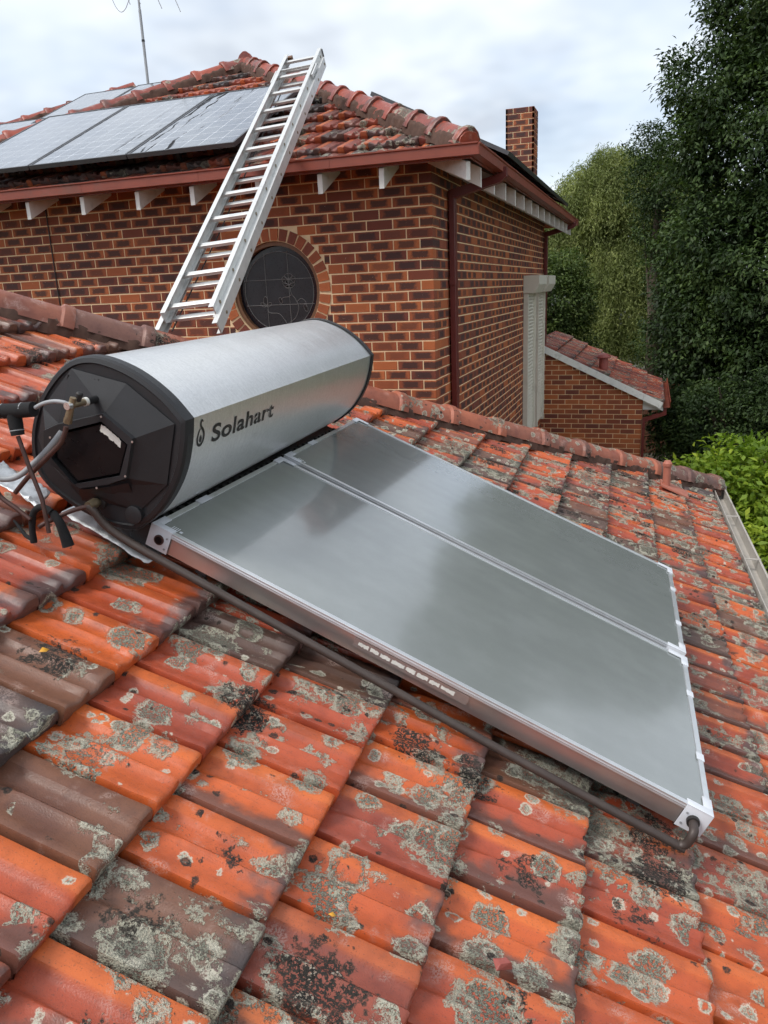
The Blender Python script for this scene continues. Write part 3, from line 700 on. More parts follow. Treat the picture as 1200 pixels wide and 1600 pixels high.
# faceted face of the near cap
YP, YF = -.118, -.074
outer = [(-.365, .398), (-.175, .433), (.012, .385), (.045, .190), (-.02, .060), (-.235, .010), (-.425, .130), (-.432, .235)]
plate = [(-.345, .225), (-.199, .331), (-.080, .301), (-.066, .167), (-.120, .118), (-.214, .056), (-.366, .095), (-.385, .185)]
door = [(-.334, .200), (-.197, .303), (-.093, .274), (-.091, .166), (-.150, .124), (-.235, .064), (-.331, .109), (-.345, .155)]
b = MB(); n = 8
b.add([(a, YF, c) for a, c in outer] + [(a, YP + .012, c) for a, c in plate] + [(a, YP, c) for a, c in [(p[0] * .97 - .006, p[1] * .97 + .006) for p in plate]] + [(a, YP, c) for a, c in door] + [(a, YP + .024, c) for a, c in door],
      [(k_ * n + i, k_ * n + (i + 1) % n, (k_ + 1) * n + (i + 1) % n, (k_ + 1) * n + i) for k_ in range(4) for i in range(n)])
face = b.build('cap_face', M['blackplastic'], cap)
ins_ = [((p[0] + .21) * .985 - .21, (p[1] - .185) * .985 + .185) for p in door]
b = MB(); b.add([(a, YP + .022, c) for a, c in ins_] + [(a, YP + .012, c) for a, c in [((p[0] + .21) * .9 - .21, (p[1] - .185) * .9 + .185) for p in door]], [(i, (i + 1) % n, n + (i + 1) % n, n + i) for i in range(n)] + [tuple(range(n, 2 * n))])
b.build('access_cover', M['blackgloss'], cap)
b = MB()                                                  # ribbed vents, screws, torn white sticker
for i in range(9):
    x = -.37 + .013 * i; b.box(x, x + .003, YF - .0045, YF - .001, .30 + .004 * i, .375 + .004 * i)
b.build('vent_ribs', M['blackplastic'], cap)
q = []; 
for k_ in range(14): q.append((-.200 + .078 * k_ / 13 + random.uniform(-.002, .002), .288 - .020 * k_ / 13 + random.uniform(0, .005)))
for k_ in range(14): q.append((-.122 - .078 * k_ / 13 + random.uniform(-.003, .003), .252 + .020 * k_ / 13 - random.uniform(0, .006)))
b = MB(); b.add([(a, YP + .0112, c) for a, c in q], [tuple(range(28))]); b.build('torn_sticker', M['sticker'], cap)
b = MB(); b.tube([(-.155, YP - .001, .092), (-.155, YP - .003, .092)], .004, 8); [b.tube([(a, YP - .001, c), (a, YP - .003, c)], .0035, 8) for a, c in ((-.352, .175), (-.200, .318), (-.080, .290), (-.072, .175))]; b.build('screw', M['chrome'], cap)
# bottom recess and blanking plug
b = MB(); b.tube([(-.03, Y0 - .014, .045), (-.03, Y0 - .030, .045), (-.03, Y0 - .032, .045)], [.030, .030, .024], 20); b.build('plug', M['blackplastic'], cap, smooth=40)
b = MB(); b.add([(-.22, YF - .002, .000), (-.10, YF - .002, .052), (-.045, YF - .002, .098), (-.215, YP + .004, .052), (-.118, YP + .006, .112), (-.062, YP + .006, .155)], [(0, 1, 4, 3), (1, 2, 5, 4)]); b.build('recess_lip', M['blackplastic'], cap)
b = MB(); b.tube([(-.163, YF + .004, .026), (-.163, YF - .006, .026)], .028, 24); b.build('grommet', M['rubber'], cap, smooth=40)
b = MB(); b.tube([(-.247, YF + .002, .351), (-.247, YF - .010, .351)], .023, 24); b.build('grommet', M['rubber'], cap, smooth=40)
# saddle straps below the shell
for yv in (.25, 1.45):
    b = MB(); b.box(-.36, -.06, yv - .03, yv + .03, -.132, -.02); b.build('saddle', M['frameblk'], tank, M=TI)
# dark bracket between tank and collectors
b = MB(); b.box(-.075, -.006, .02, 1.80, -.10, -.02); 
for i in range(34): b.box(-.02, .003, .04 + i * .052, .06 + i * .052, -.021, -.006)
b.build('support_rail', M['frameblk'], tank, M=TI)
# lettering on the front face
def on_front(yv, h):
    """point on the front face: h measured down from the crease"""
    L_ = 0; P0 = Vector((fr[0].x, fr[0].z))
    for p in fr[1:]:
        P1 = Vector((p.x, p.z)); d = (P1 - P0).length
        if L_ + d >= h or p is fr[-1]:
            k_ = (h - L_) / d; c_ = P0 + (P1 - P0) * k_; nn = Vector((-(P1 - P0).y, (P1 - P0).x)).normalized(); 
            if nn.x < 0: nn = -nn
            f = (yv - Y0) / (Y1 - Y0); return (c_.x + nn.x * .0012 - .020 * f, yv, c_.y + nn.y * .0012 + .022 * f)
        L_ += d; P0 = P1
cu = bpy.data.curves.new('lettering', 'FONT'); cu.body = 'Solahart'; cu.size = 1.0; cu.offset = 0.022; cu.space_character = 1.06
to = bpy.data.objects.new('lettering_tmp', cu); COL.objects.link(to); bpy.context.view_layer.update()
tm = bpy.data.meshes.new_from_object(to.evaluated_get(bpy.context.evaluated_depsgraph_get())); bpy.data.objects.remove(to)
xs = [v.co.x for v in tm.vertices]; ysv = [v.co.y for v in tm.vertices]; x0, x1 = min(xs), max(xs); 
for v in tm.vertices:
    yy_ = .108 + (v.co.x - x0) / (x1 - x0) * .485; hh = .104 - v.co.y * .083
    v.co = on_front(yy_, hh)
tm.name = 'lettering'; tm.materials.append(M['letter']); lo = bpy.data.objects.new('lettering', tm); link(lo, tank); lo.matrix_local = TI
def ribbon(b_, pts, wds, fn):
    P_ = [Vector((p[0], p[1])) for p in pts]; n_ = len(P_); vs = []
    for i, p in enumerate(P_):
        t_ = (P_[min(i + 1, n_ - 1)] - P_[max(i - 1, 0)]).normalized(); nn = Vector((-t_.y, t_.x)); w_ = wds[i] if isinstance(wds, list) else wds
        vs += [fn(*(p + nn * w_ / 2)), fn(*(p - nn * w_ / 2))]
    b_.add(vs, [(2 * i, 2 * i + 1, 2 * i + 3, 2 * i + 2) for i in range(n_ - 1)])
b = MB(); path = [(.038, .018), (.030, .012), (.024, .022), (.028, .034), (.040, .046), (.047, .062), (.044, .082), (.030, .093), (.014, .088), (.007, .070), (.012, .050), (.022, .038)]
sp_ = [(p.x, p.y) for p in spline([(a, c, 0) for a, c in path], 6)]
ribbon(b, sp_, [.004 + .006 * math.sin(math.pi * min(1, i / (len(sp_) - 1) * 1.02)) ** .6 for i in range(len(sp_))], lambda a, c: on_front(a + .004, c + .004))
dr = [(.027 + .0075 * math.sin(a) * (1 if math.cos(a) < 0 else (1 - math.cos(a)) ** .5 + .0), .071 - .013 * math.cos(a)) for a in [2 * math.pi * i / 20 for i in range(20)]]
b.add([on_front(a + .004, c + .004) for a, c in dr], [tuple(range(20))]); b.build('emblem', M['letter'], tank, M=TI, fix=False)

# ================================================================== plumbing
def pipe_thing(name, label, cat, pts, r, mt, seg=14, k=6, group=None):
    b_ = MB(); o = empty(name, ROOF @ Matrix.Translation(pts[0])); tag(o, label, cat, group)
    q = spline([Vector(p) - Vector(pts[0]) for p in pts], k); b_.tube(q, r, seg); b_.build('pipe', mt, o, smooth=50); return o
# return pipe along the near collector: elbow into the low port
ret = pipe_thing('return_pipe', 'long brown pipe running down the near side of the near collector', 'pipe',
    [(-.165, -.118, .02), (-.150, -.116, .012), (-.05, -.094, -.040), (.30, -.070, -.068), (.80, -.058, -.088), (1.40, -.056, -.104), (1.86, -.060, -.102), (1.888, -.060, -.098), (1.899, -.060, -.082), (1.900, -.058, -.056), (1.900, -.052, -.044), (1.900, -.040, -.040), (1.900, .002, -.040)], .0135, M['pipe'], 16, 5)
b = MB(); b.tube([Vector((1.900, -.016, -.040)) - Vector((-.165, -.118, .02)), Vector((1.900, -.003, -.040)) - Vector((-.165, -.118, .02))], .019, 20); b.build('collar', M['rubber'], ret, smooth=40)
b = MB(); o0 = Vector((-.165, -.118, .02))
b.tube([Vector((-.163, -.070, .026)) - o0, Vector((-.163, -.092, .026)) - o0, Vector((-.163, -.093, .026)) - o0, Vector((-.164, -.125, .022)) - o0], [.0135, .0135, .017, .015], 14); b.build('brass_union', M['brass'], ret, smooth=40)
br_ = pipe_thing('branch_pipe', 'short copper branch pipe ending in black foam below the tank cap', 'pipe', [(-.166, -.122, .020), (-.20, -.150, -.005), (-.245, -.19, -.055), (-.262, -.205, -.078)], .0075, M['copper'], 14, 5)
# hot outlet with relief valve
val = tag(empty('relief_valve', ROOF @ Matrix.Translation((-.247, -.08, .351))), 'brass relief valve with black knob on the tank cap outlet', 'valve')
b = MB(); b.tube([(0, 0, 0), (0, -.010, 0)], .0155, 20); b.build('white_ring', M['sticker'], val, smooth=40)
b = MB(); b.tube([(0, -.010, 0), (-.002, -.055, -.002)], .0115, 18); b.build('sleeve', M['foam'], val, smooth=40)
b = MB(); b.tube([(-.002, -.055, -.002), (-.003, -.066, -.003)], .0132, 18); b.build('white_ring', M['sticker'], val, smooth=40)
b = MB(); b.tube([(-.003, -.066, -.003), (-.006, -.125, -.006)], .0105, 14); b.tube([(-.006, -.118, .018), (-.006, -.118, -.050)], [.009, .0115], 14); b.tube([(-.006, -.118, -.048), (-.006, -.118, -.064)], .0125, 6); b.build('body', M['brass'], val, smooth=30)
b = MB(); b.tube([(-.006, -.123, -.006), (-.007, -.138, -.007)], .0115, 14); b.build('end_nut', M['chrome'], val, smooth=30)
b = MB(); b.tube([(-.004, -.095, .006), (-.004, -.095, .028), (-.004, -.095, .033)], [.008, .0105, .007], 12); b.build('knob', M['rubber'], val, smooth=40)
pipe_thing('drain_pipe', 'bent copper drain pipe from the relief valve down to the tiles', 'pipe', [(-.253, -.198, .275), (-.252, -.200, .250), (-.258, -.202, .215), (-.285, -.204, .160), (-.33, -.206, .075), (-.365, -.208, -.005)], .0075, M['copper'])
pipe_thing('lagged_cable', 'grey braided hose from the black tee to the relief valve', 'hose', [(-.355, -.215, .292), (-.33, -.215, .318), (-.30, -.213, .338), (-.268, -.210, .348), (-.253, -.205, .344)], .0062, M['conduit'])
pipe_thing('grey_conduit', 'curved grey conduit looping beside the black tank cap', 'conduit', [(-.60, -.26, .02), (-.50, -.245, .020), (-.42, -.225, .022), (-.372, -.205, .048), (-.335, -.185, .115), (-.312, -.165, .175), (-.300, -.145, .225)], .0090, M['conduit'])
tee = tag(empty('insulated_tee', ROOF @ Matrix.Translation((-.42, -.22, .252))), 'thick black foam lagged pipe tee at the left edge', 'pipe tee')
b = MB(); b.tube([(-.30, -.03, -.17), (-.14, -.01, -.065), (0, 0, 0), (.062, .004, .034)], .0225, 18); b.build('run', M['foam'], tee, smooth=40)
b = MB(); b.tube([(.0, 0, 0), (.018, -.002, -.035), (.036, -.006, -.062)], [.021, .021, .019], 18); b.build('branch', M['foam'], tee, smooth=40)
for p0, d_ in (((-.03, -.001, -.014), (.045, .003, .024)), ((.030, .003, .017), (.045, .003, .024)), ((.028, -.004, -.050), (.02, -.004, -.032))):
    b = MB(); dv = Vector(d_).normalized() * .0015; b.tube([Vector(p0) - dv, Vector(p0) + dv], .0232 if d_[0] > .03 else .0208, 18, caps=False); b.build('cable_tie', M['conduit'], tee, smooth=40)
pipe_thing('riser_pipe', 'straight copper riser from the black tee down to the foam bundle', 'pipe', [(-.382, -.228, .188), (-.315, -.235, .112), (-.255, -.24, .048), (-.235, -.243, .02), (-.195, -.247, -.05)], .0066, M['copper'])
pipe_thing('feed_pipe', 'low copper feed pipe entering the foam bundle from the left', 'pipe', [(-.60, -.24, .07), (-.50, -.235, .045), (-.435, -.23, .012), (-.402, -.226, -.030), (-.34, -.222, -.045), (-.285, -.22, -.058)], .0072, M['copper'])
fo = tag(empty('foam_bundle', ROOF @ Matrix.Translation((-.25, -.22, -.07))), 'ragged black foam lagging wrapped round pipes on the tiles', 'pipe lagging')
fq = lambda L_: [Vector(p) - Vector((-.25, -.22, -.07)) for p in L_]
b = MB(); b.tube(spline(fq([(-.266, -.205, -.138), (-.284, -.205, -.09), (-.290, -.205, -.04), (-.268, -.205, -.008), (-.232, -.205, -.008)]), 6), [.0105 + .0005 * math.sin(i * .9) for i in range(25)], 12); b.build('arched_sleeve', M['foam'], fo, smooth=50)
b = MB(); b.tube(spline(fq([(-.232, -.20, -.010), (-.200, -.20, -.030), (-.172, -.20, -.062), (-.150, -.20, -.092)]), 6), [.0115 + .0004 * i for i in range(19)], 14); b.build('sleeve', M['foam'], fo, smooth=50)
b = MB(); b.tube(spline(fq([(-.268, -.205, -.128), (-.300, -.20, -.134), (-.335, -.19, -.126), (-.37, -.18, -.118)]), 5), [.008 - .0003 * i for i in range(16)], 10); b.build('loose_strip', M['foam'], fo, smooth=50)
# flashing under the tank
def sheet(name, label, quad, n1_, n2_, amp, mt, seed):
    r = random.Random(seed); b_ = MB(); q = [Vector(p) for p in quad]; o0_ = q[0]; vs = []
    for i in range(n1_ + 1):
        for j in range(n2_ + 1):
            u_, v_ = i / n1_, j / n2_; p = q[0].lerp(q[1], u_).lerp(q[3].lerp(q[2], u_), v_); p = p + Vector((0, 0, amp * (math.sin(u_ * 9 + seed) * .5 + r.uniform(-.6, .6)))); vs.append(p - o0_)
    b_.add(vs, [(i * (n2_ + 1) + j, (i + 1) * (n2_ + 1) + j, (i + 1) * (n2_ + 1) + j + 1, i * (n2_ + 1) + j + 1) for i in range(n1_) for j in range(n2_)])
    o = b_.build(name, mt, None, smooth=35, fix=True); o.matrix_world = ROOF @ Matrix.Translation(o0_); sd = o.modifiers.new('thickness', 'SOLIDIFY'); sd.thickness = .002; tag(o, label, 'flashing'); return o
sheet('metal_flashing', 'creased silver flashing strip between the tank cap and the near collector', [(-.31, -.035, -.104), (.045, -.040, -.118), (.045, .16, -.10), (-.31, .16, -.095)], 22, 6, .006, M['flash'], 3)
sheet('foil_flashing', 'crumpled shiny foil flashing on the tiles left of the tank', [(-.62, -.05, -.098), (-.36, -.085, -.098), (-.40, .02, -.085), (-.62, .04, -.085)], 20, 8, .010, M['flash'], 8)
# bits lying on the tiles
def leaf(p, label, ang, sc):
    b_ = MB(); vs = [(0, 0, 0), (.5, -.32, .12), (1, 0, .02), (.5, .34, .16), (.5, 0, .0)]; b_.add([(a * sc, c * sc, d * sc) for a, c, d in vs], [(0, 1, 4), (1, 2, 4), (2, 3, 4), (3, 0, 4)])
    o = b_.build('fallen_leaf', M['leafdry'], None, smooth=60); o.matrix_world = RT @ Matrix.Translation(p) @ Matrix.Rotation(ang, 4, 'Z'); sd = o.modifiers.new('thickness', 'SOLIDIFY'); sd.thickness = .0006; tag(o, label, 'leaf', 'leaves on the tiles')
leaf((.095, -.610, .004), 'yellow fallen leaf on an orange tile at the left edge', 1.2, .030)
leaf((1.055, -.858, .004), 'tiny yellow fallen leaf among lichen on a tile in the foreground', .3, .018)
b = MB(); b.add([(-.022, -.016, 0), (.024, -.013, 0), (.02, .015, 0), (-.018, .014, 0), (-.014, -.008, .014), (.012, -.008, .018), (.01, .008, .012), (-.010, .006, .009)], [(3, 2, 1, 0), (4, 5, 6, 7), (0, 1, 5, 4), (1, 2, 6, 5), (2, 3, 7, 6), (3, 0, 4, 7)])
o = b.build('tile_fragment', M['ventred'], None, bevel=.002); o.matrix_world = RT @ Matrix.Translation((1.443, -.738, .002)) @ Matrix.Rotation(.6, 4, 'Z'); tag(o, 'small broken red tile fragment lying on the foreground tiles', 'fragment')

# ================================================================== two-storey brick house
XC, YC, PH = -.2733, 4.6772, R(26.0)
cP, sP, tP = math.cos(PH), math.sin(PH), math.tan(PH)
house = tag(empty('brick_house', Matrix.Translation((0, 0, 0))), 'two-storey brown brick house with red tiled hip roof and round leadlight window', 'house')
WX, WZ, WR = -1.79, .737, .405
EZ0 = 1.73                                                # tile noses at the eave
def wall_base():
    """front mortar face with a round hole for the window"""
    b_ = MB(); n = 64; Y = YC + .0045; x0, x1, z0, z1 = -6.9, XC - .0045, GZ, 1.72; hr = .443
    cir, rect = [], []
    for i in range(n):
        a = 2 * math.pi * i / n; dx, dz = math.cos(a), math.sin(a); cir.append((WX + hr * dx, Y, WZ + hr * dz))
        k = min((x1 - WX) / dx if dx > 1e-9 else ((x0 - WX) / dx if dx < -1e-9 else 1e9), (z1 - WZ) / dz if dz > 1e-9 else ((z0 - WZ) / dz if dz < -1e-9 else 1e9)); rect.append((WX + k * dx, Y, WZ + k * dz))
    cor = [(x1, Y, z1), (x0, Y, z1), (x0, Y, z0), (x1, Y, z0)]
    vs = cir + rect + [(p[0], Y + .16, p[2]) for p in cir] + cor
    fs = [(i, n + i, n + (i + 1) % n, (i + 1) % n) for i in range(n)] + [(i, (i + 1) % n, 2 * n + (i + 1) % n, 2 * n + i) for i in range(n)]
    for ci, c_ in enumerate(cor):
        a = math.atan2(c_[2] - WZ, c_[0] - WX) % (2 * math.pi); i = int(a / (2 * math.pi) * n) % n; fs.append((n + i, 3 * n + ci, n + (i + 1) % n))
    b_.add(vs, fs); return b_
fwall = wall_base().build('wall', M['mortar'], house)
b = MB(); b.add([(XC - .0045, YC + .007, GZ), (XC - .0045, 12.13, GZ), (XC - .0045, 12.13, 1.72), (XC - .0045, YC + .007, 1.72)], [(0, 1, 2, 3)])
swall = b.build('wall', M['mortar'], house)
b = MB(); b.add([(XC - .007, 12.13, GZ), (-6.9, 12.13, GZ), (-6.9, 12.13, 1.72), (XC - .007, 12.13, 1.72), (-6.9, YC + .007, GZ), (-6.9, YC + .007, 1.72)], [(0, 1, 2, 3), (1, 4, 5, 2)])
b.build('wall', M['mortar'], house)
def brick_verts(L_, D_, H_=.076, c=.0035):
    """front face at y=0 looking -y, body going to +y; edges of the front arris eased"""
    vs = [(c, 0, c), (L_ - c, 0, c), (L_ - c, 0, H_ - c), (c, 0, H_ - c), (0, c, 0), (L_, c, 0), (L_, c, H_), (0, c, H_), (0, D_, 0), (L_, D_, 0), (L_, D_, H_), (0, D_, H_)]
    fs = [(0, 1, 2, 3), (4, 5, 1, 0), (5, 6, 2, 1), (6, 7, 3, 2), (7, 4, 0, 3), (8, 9, 5, 4), (9, 10, 6, 5), (10, 11, 7, 6), (11, 8, 4, 7)]
    uv = [(p[0] / L_, p[2] / H_) for p in vs]
    if L_ < .16: uv = [(.25 + .5 * a, d) for a, d in uv]
    return vs, fs, uv
BM = {}
def brick_mesh(L_, D_, mt):
    key = (round(L_, 3), round(D_, 3), mt)
    if key not in BM:
        b_ = MB(); b_.add(*brick_verts(L_, D_)); BM[key] = b_.mesh('brick', M[mt], fix=False)
    return BM[key]
cand = []
for i in range(-4, 44):
    zb = 1.38 - .086 * i - .081                            # bottom of the brick
    if zb < GZ + 1.3: break
    x = XC
    odd = i % 2
    first = True
    while x > -6.8:
        L_ = .11 if (first and odd) else .23; D_ = (.23 if odd else .11) if first else .03
        a, c = x - L_, x; x = a - .010; first = False
        zc = zb + .038; dz = min(abs(zb - WZ), abs(zb + .076 - WZ)); dz = 0 if zb < WZ < zb + .076 else dz + .022
        segs = [(a, c)]
        if dz < .562:
            hw = math.sqrt(.562 ** 2 - dz ** 2); segs = []
            if a < WX - hw: segs.append((a, min(c, WX - hw)))
            if c > WX + hw: segs.append((max(a, WX + hw), c))
        for p, q in segs:
            if q - p < .028: continue
            f = in_frame((p + .1, YC, zc), 20); vis = bool(f) and f[1] < 445 + .277 * f[0] and not (f[1] > 560 - .09 * (f[0] - 300) and 230 < f[0] < 560)
            cand.append((vis, f[2] if f else 99, p, q, zb, D_))
cand.sort(key=lambda e: (not e[0], e[1])); rest = MB()
for k, (vis, d_, p, q, zb, D_) in enumerate(cand):
    jz = random.gauss(0, .0008); jy = random.gauss(0, .0009) if D_ < .05 else 0
    if vis and k < 266:
        o = bpy.data.objects.new('brick', brick_mesh(q - p, D_, 'brick')); link(o, fwall); o.location = (p, YC + jy, zb + jz)
    else:
        vs, fs, uv = brick_verts(q - p, D_); rest.add([(v[0] + p, v[1] + YC, v[2] + zb) for v in vs], fs, uv, random.random())
tag(rest.build('brickwork', M['brick_m'], fwall, fix=False), kind='stuff')
# ring of header bricks round the window
vb = MB(); w0, w1, rr0, rr1 = .066, .078, .448, .550
vb.add([(-w0 / 2, -.006, rr0), (w0 / 2, -.006, rr0), (w1 / 2, -.006, rr1), (-w1 / 2, -.006, rr1), (-w0 / 2, .09, rr0), (w0 / 2, .09, rr0), (w1 / 2, .09, rr1), (-w1 / 2, .09, rr1)], [(0, 1, 2, 3), (4, 5, 1, 0), (5, 6, 2, 1), (6, 7, 3, 2), (7, 4, 0, 3)], [(0, 0), (1, 0), (1, 1), (0, 1)] * 2)
vm = vb.mesh('brick', M['vouss'], fix=False)
for i in range(34):
    o = bpy.data.objects.new('brick', vm); link(o, fwall); a = 2 * math.pi * (i + .3) / 34 + random.gauss(0, .006)
    o.matrix_local = Matrix.Translation((WX, YC - .001, WZ)) @ Matrix.Rotation(a, 4, 'Y')
# side wall bricks
sb = MB()
for i in range(-4, 44):
    zb = 1.38 - .086 * i - .081; y_ = YC + (.24 if i % 2 else .12)
    while y_ < 12.0:
        L_ = min(.23, 12.1 - y_)
        vs, fs, uv = brick_verts(L_, .03); jx = random.gauss(0, .0008)
        sb.add([(XC - v[1] + jx, y_ + v[0], v[2] + zb) for v in vs], fs, uv, random.random()); y_ += .24
tag(sb.build('brickwork', M['brick_m'], swall, fix=False), kind='stuff')
# round window
win = empty('window', Matrix.Translation((WX, YC, WZ)), house)
def ring(b_, r0, r1, y0, y1, n=64):
    vs = []
    for r_, y_ in ((r0, y1), (r0, y0), (r1, y0), (r1, y1)):
        vs += [(r_ * math.cos(2 * math.pi * i / n), y_, r_ * math.sin(2 * math.pi * i / n)) for i in range(n)]
    b_.add(vs, [(k_ * n + i, k_ * n + (i + 1) % n, (k_ + 1) * n + (i + 1) % n, (k_ + 1) * n + i) for k_ in range(3) for i in range(n)])
b = MB(); ring(b, .405, .446, .030, .12); b.build('frame', M['timber'], win, smooth=40)
b = MB(); ring(b, .352, .407, .078, .12); b.build('border_glass', M['glassblack'], win, smooth=40)
b = MB(); b.add([(.355 * math.cos(2 * math.pi * i / 64), .082, .355 * math.sin(2 * math.pi * i / 64)) for i in range(64)], [tuple(range(64))]); pane = b.build('pane', M['glassdark'], win)
def came(pts, r_=.0028, nm='lead_line', k=6):
    b_ = MB(); b_.tube([(p.x, .079, p.y) for p in spline([(a, c, 0) for a, c in pts], k)] if len(pts) > 2 else [(p[0], .079, p[1]) for p in pts], r_, 6); b_.build(nm, M['lead'], pane)
for x in (-.130, .104): came([(x, -math.sqrt(.37 ** 2 - x * x)), (x, math.sqrt(.37 ** 2 - x * x))])
for z in (.108, -.120): came([(-math.sqrt(.37 ** 2 - z * z), z), (math.sqrt(.37 ** 2 - z * z), z)])
b = MB(); b.tube([(.353 * math.cos(2 * math.pi * i / 48), .078, .353 * math.sin(2 * math.pi * i / 48)) for i in range(49)], .003, 6, caps=False); b.build('lead_line', M['lead'], pane)
came([(.115, .035), (.125, -.02), (.165, -.08), (.19, -.15), (.15, -.24), (.06, -.30)]); came([(-.135, -.16), (-.11, -.19), (-.02, -.20), (.03, -.25), (.06, -.30)])
came([(.125, -.03), (.09, -.05), (.04, -.055), (.015, -.075)]); came([(.17, -.10), (.22, -.07), (.262, -.10), (.265, -.15)])
def petal(cx, cz, w_, h_, ang=0):
    b_ = MB(); q = []
    for i in range(14):
        a = 2 * math.pi * i / 14; x_, z_ = w_ * math.cos(a), h_ * math.sin(a); q.append((cx + x_ * math.cos(ang) - z_ * math.sin(ang), .0805, cz + x_ * math.sin(ang) + z_ * math.cos(ang)))
    b_.add(q, [tuple(range(14))]); b_.build('glass_petal', M['rose'], pane)
    came([(p[0], p[2]) for p in q] + [(q[0][0], q[0][2])], .0022, 'lead_line', 2)
for px_, pz_, pw, ph_, pa in ((.105, .082, .034, .022, 0), (.065, .10, .026, .034, .5), (.145, .10, .026, .034, -.5), (.105, .135, .040, .022, 0), (.075, .055, .034, .018, -.5), (.137, .055, .034, .018, .5), (.105, .040, .040, .014, 0)): petal(px_, pz_, pw, ph_, pa)
petal(-.150, -.085, .022, .045); petal(-.175, -.115, .03, .016, -.5); petal(-.115, -.115, .03, .016, .5); petal(.008, -.08, .016, .028, .3); petal(.262, -.155, .018, .036, .35)

# eaves
def eave_frame(which):
    return frame(Vector((0, 4.235, 1.742)), Vector((0, -1, 0)), Vector((1, 0, 0))) if which == 'f' else frame(Vector((.165, 0, 1.739)), Vector((1, 0, 0)), Vector((0, 1, 0)))
gutter_part('gutter', eave_frame('f') @ Matrix.Translation((0, -8.2, 0)), 8.43, house, M['redpaint'], .072, .080, .084)
gutter_part('gutter', eave_frame('r') @ Matrix.Translation((0, 4.165, 0)), 8.55, house, M['redpaint'], .072, .080, .084)
b = MB(); b.box(-8.2, .146, 4.2355, 4.255, 1.648, 1.745); b.build('fascia', M['redpaint'], house)
b = MB(); b.box(.146, .1645, 4.2357, 12.66, 1.648, 1.742); b.build('fascia', M['redpaint'], house)
def rafter(which, at, ln=.72):
    b_ = MB()
    sec = [(0, 1.490), (0, 1.640), (ln, 1.640 + ln * tP), (ln, 1.490 + ln * tP)]
    if which == 'f': b_.prism([(4.262 + a, z) for a, z in sec], at - .021, at + .021, 'x')
    else: b_.prism([(.138 - a, z) for a, z in sec], at - .021, at + .021, 'y')
    b_.build('rafter', M['white'], house)
for x in (-.574, -1.107, -1.677, -2.314, -2.875, -3.471, -4.092, -4.68, -5.28, -5.87): rafter('f', x)
for i in range(14): rafter('r', 4.72 + .587 * i, .40 if i == 0 else .72)
b = MB()                                                   # hip rafter running out to the corner
hd = Vector((1, -1, 0)).normalized(); sd_ = Vector((1, 1, 0)).normalized() * .018; P1 = Vector((.130, 4.270, 1.50)); P0 = Vector((-.55, 4.95, 1.50 + .685 * tP))
b.add([P1 - sd_, P1 + sd_, P1 + sd_ + EZ * .13, P1 - sd_ + EZ * .13, P0 - sd_, P0 + sd_, P0 + sd_ + EZ * .13, P0 - sd_ + EZ * .13], [(0, 1, 2, 3), (4, 7, 6, 5), (0, 4, 5, 1), (1, 5, 6, 2), (2, 6, 7, 3), (3, 7, 4, 0)]); b.build('rafter', M['white'], house)
# roof
ap = Vector((.2 - 3.77, 4.2 + 3.77, EZ0 + 3.77 * tP))
FF = frame(Vector((0, 4.2, EZ0)), Vector((0, -cP, -sP)), Vector((1, 0, 0)))
FR = frame(Vector((.2, 0, EZ0)), Vector((cP, 0, -sP)), Vector((0, 1, 0)))
d_ = -.075
b = MB(); rr = 3.77 / cP; b.add([(0, .2, d_), (0, -7.34, d_), (-rr, -3.57, d_)], [(0, 1, 2)]); rf = b.build('roof', M['underlay'], house, M=FF)
b = MB(); b.add([(0, 4.2, d_), (0, 12.7, d_), (-rr, 12.7 - 3.77, d_), (-rr, 7.97, d_)], [(0, 1, 2, 3)]); rr_ = b.build('roof', M['underlay'], house, M=FR)
b = MB(); zt = EZ0 - .08; b.add([(-7.34, 4.2, zt), (-7.34, 12.7, zt), (-3.57, 8.93, zt + 3.77 * tP), (-3.57, 7.97, zt + 3.77 * tP), (.2, 12.7, zt)], [(0, 1, 2, 3), (1, 4, 2)]); b.build('roof', M['tile_up_m'], house)
rows = []
for k in range(0, 13):
    a = GAUGE * k; ys = []; yv = -7.5 + (TW / 2 if k % 2 else 0) + a * cP
    yv = -7.55 + (TW / 2 if k % 2 else 0)
    while yv < .3:
        if -7.34 + a * cP - .3 < yv < .2 - a * cP + .1: ys.append(yv)
        yv += TW
    rows.append((-a + .02, ys))
pf = [(Vector((0, .2, 0)), Vector((-cP, 1, 0)).normalized()), (Vector((0, -7.34, 0)), Vector((-cP, -1, 0)).normalized())]
lay_tiles(rf, FF, rows, 'tile_up', pf, 230, 1.4, 21)
rows = []
for k in range(0, 13):
    a = GAUGE * k; ys = []; yv = 4.05 + (TW / 2 if k % 2 else 0)
    while yv < 12.7:
        if 4.2 + a * cP - .3 < yv < 12.7 - a * cP: ys.append(yv)
        yv += TW
    rows.append((-a + .02, ys))
lay_tiles(rr_, FR, rows, 'tile_up', [(Vector((0, 4.2, 0)), Vector((-cP, -1, 0)).normalized())], 0, 1.0, 22, stuffname='side_slope_tiles')
capu = hip_cap_mesh(M['cap_up'], .40, .098, .068, True)
for P_, D_ in ((Vector((.2, 4.2, EZ0)), Vector((-1, 1, tP)).normalized()), (Vector((-7.34, 4.2, EZ0)), Vector((1, 1, tP)).normalized())):
    N_ = (EZ - D_ * EZ.dot(D_)).normalized(); Lh = 3.77 * math.sqrt(2 + tP * tP)
    bedding(house, P_ + N_ * -.02 + D_ * .14, D_, N_, Lh - .14, .118, -.05, .055, 5); lay_caps(house, P_ + D_ * .10, D_, N_, int(Lh / .40), capu, .030, .40, 1.3)
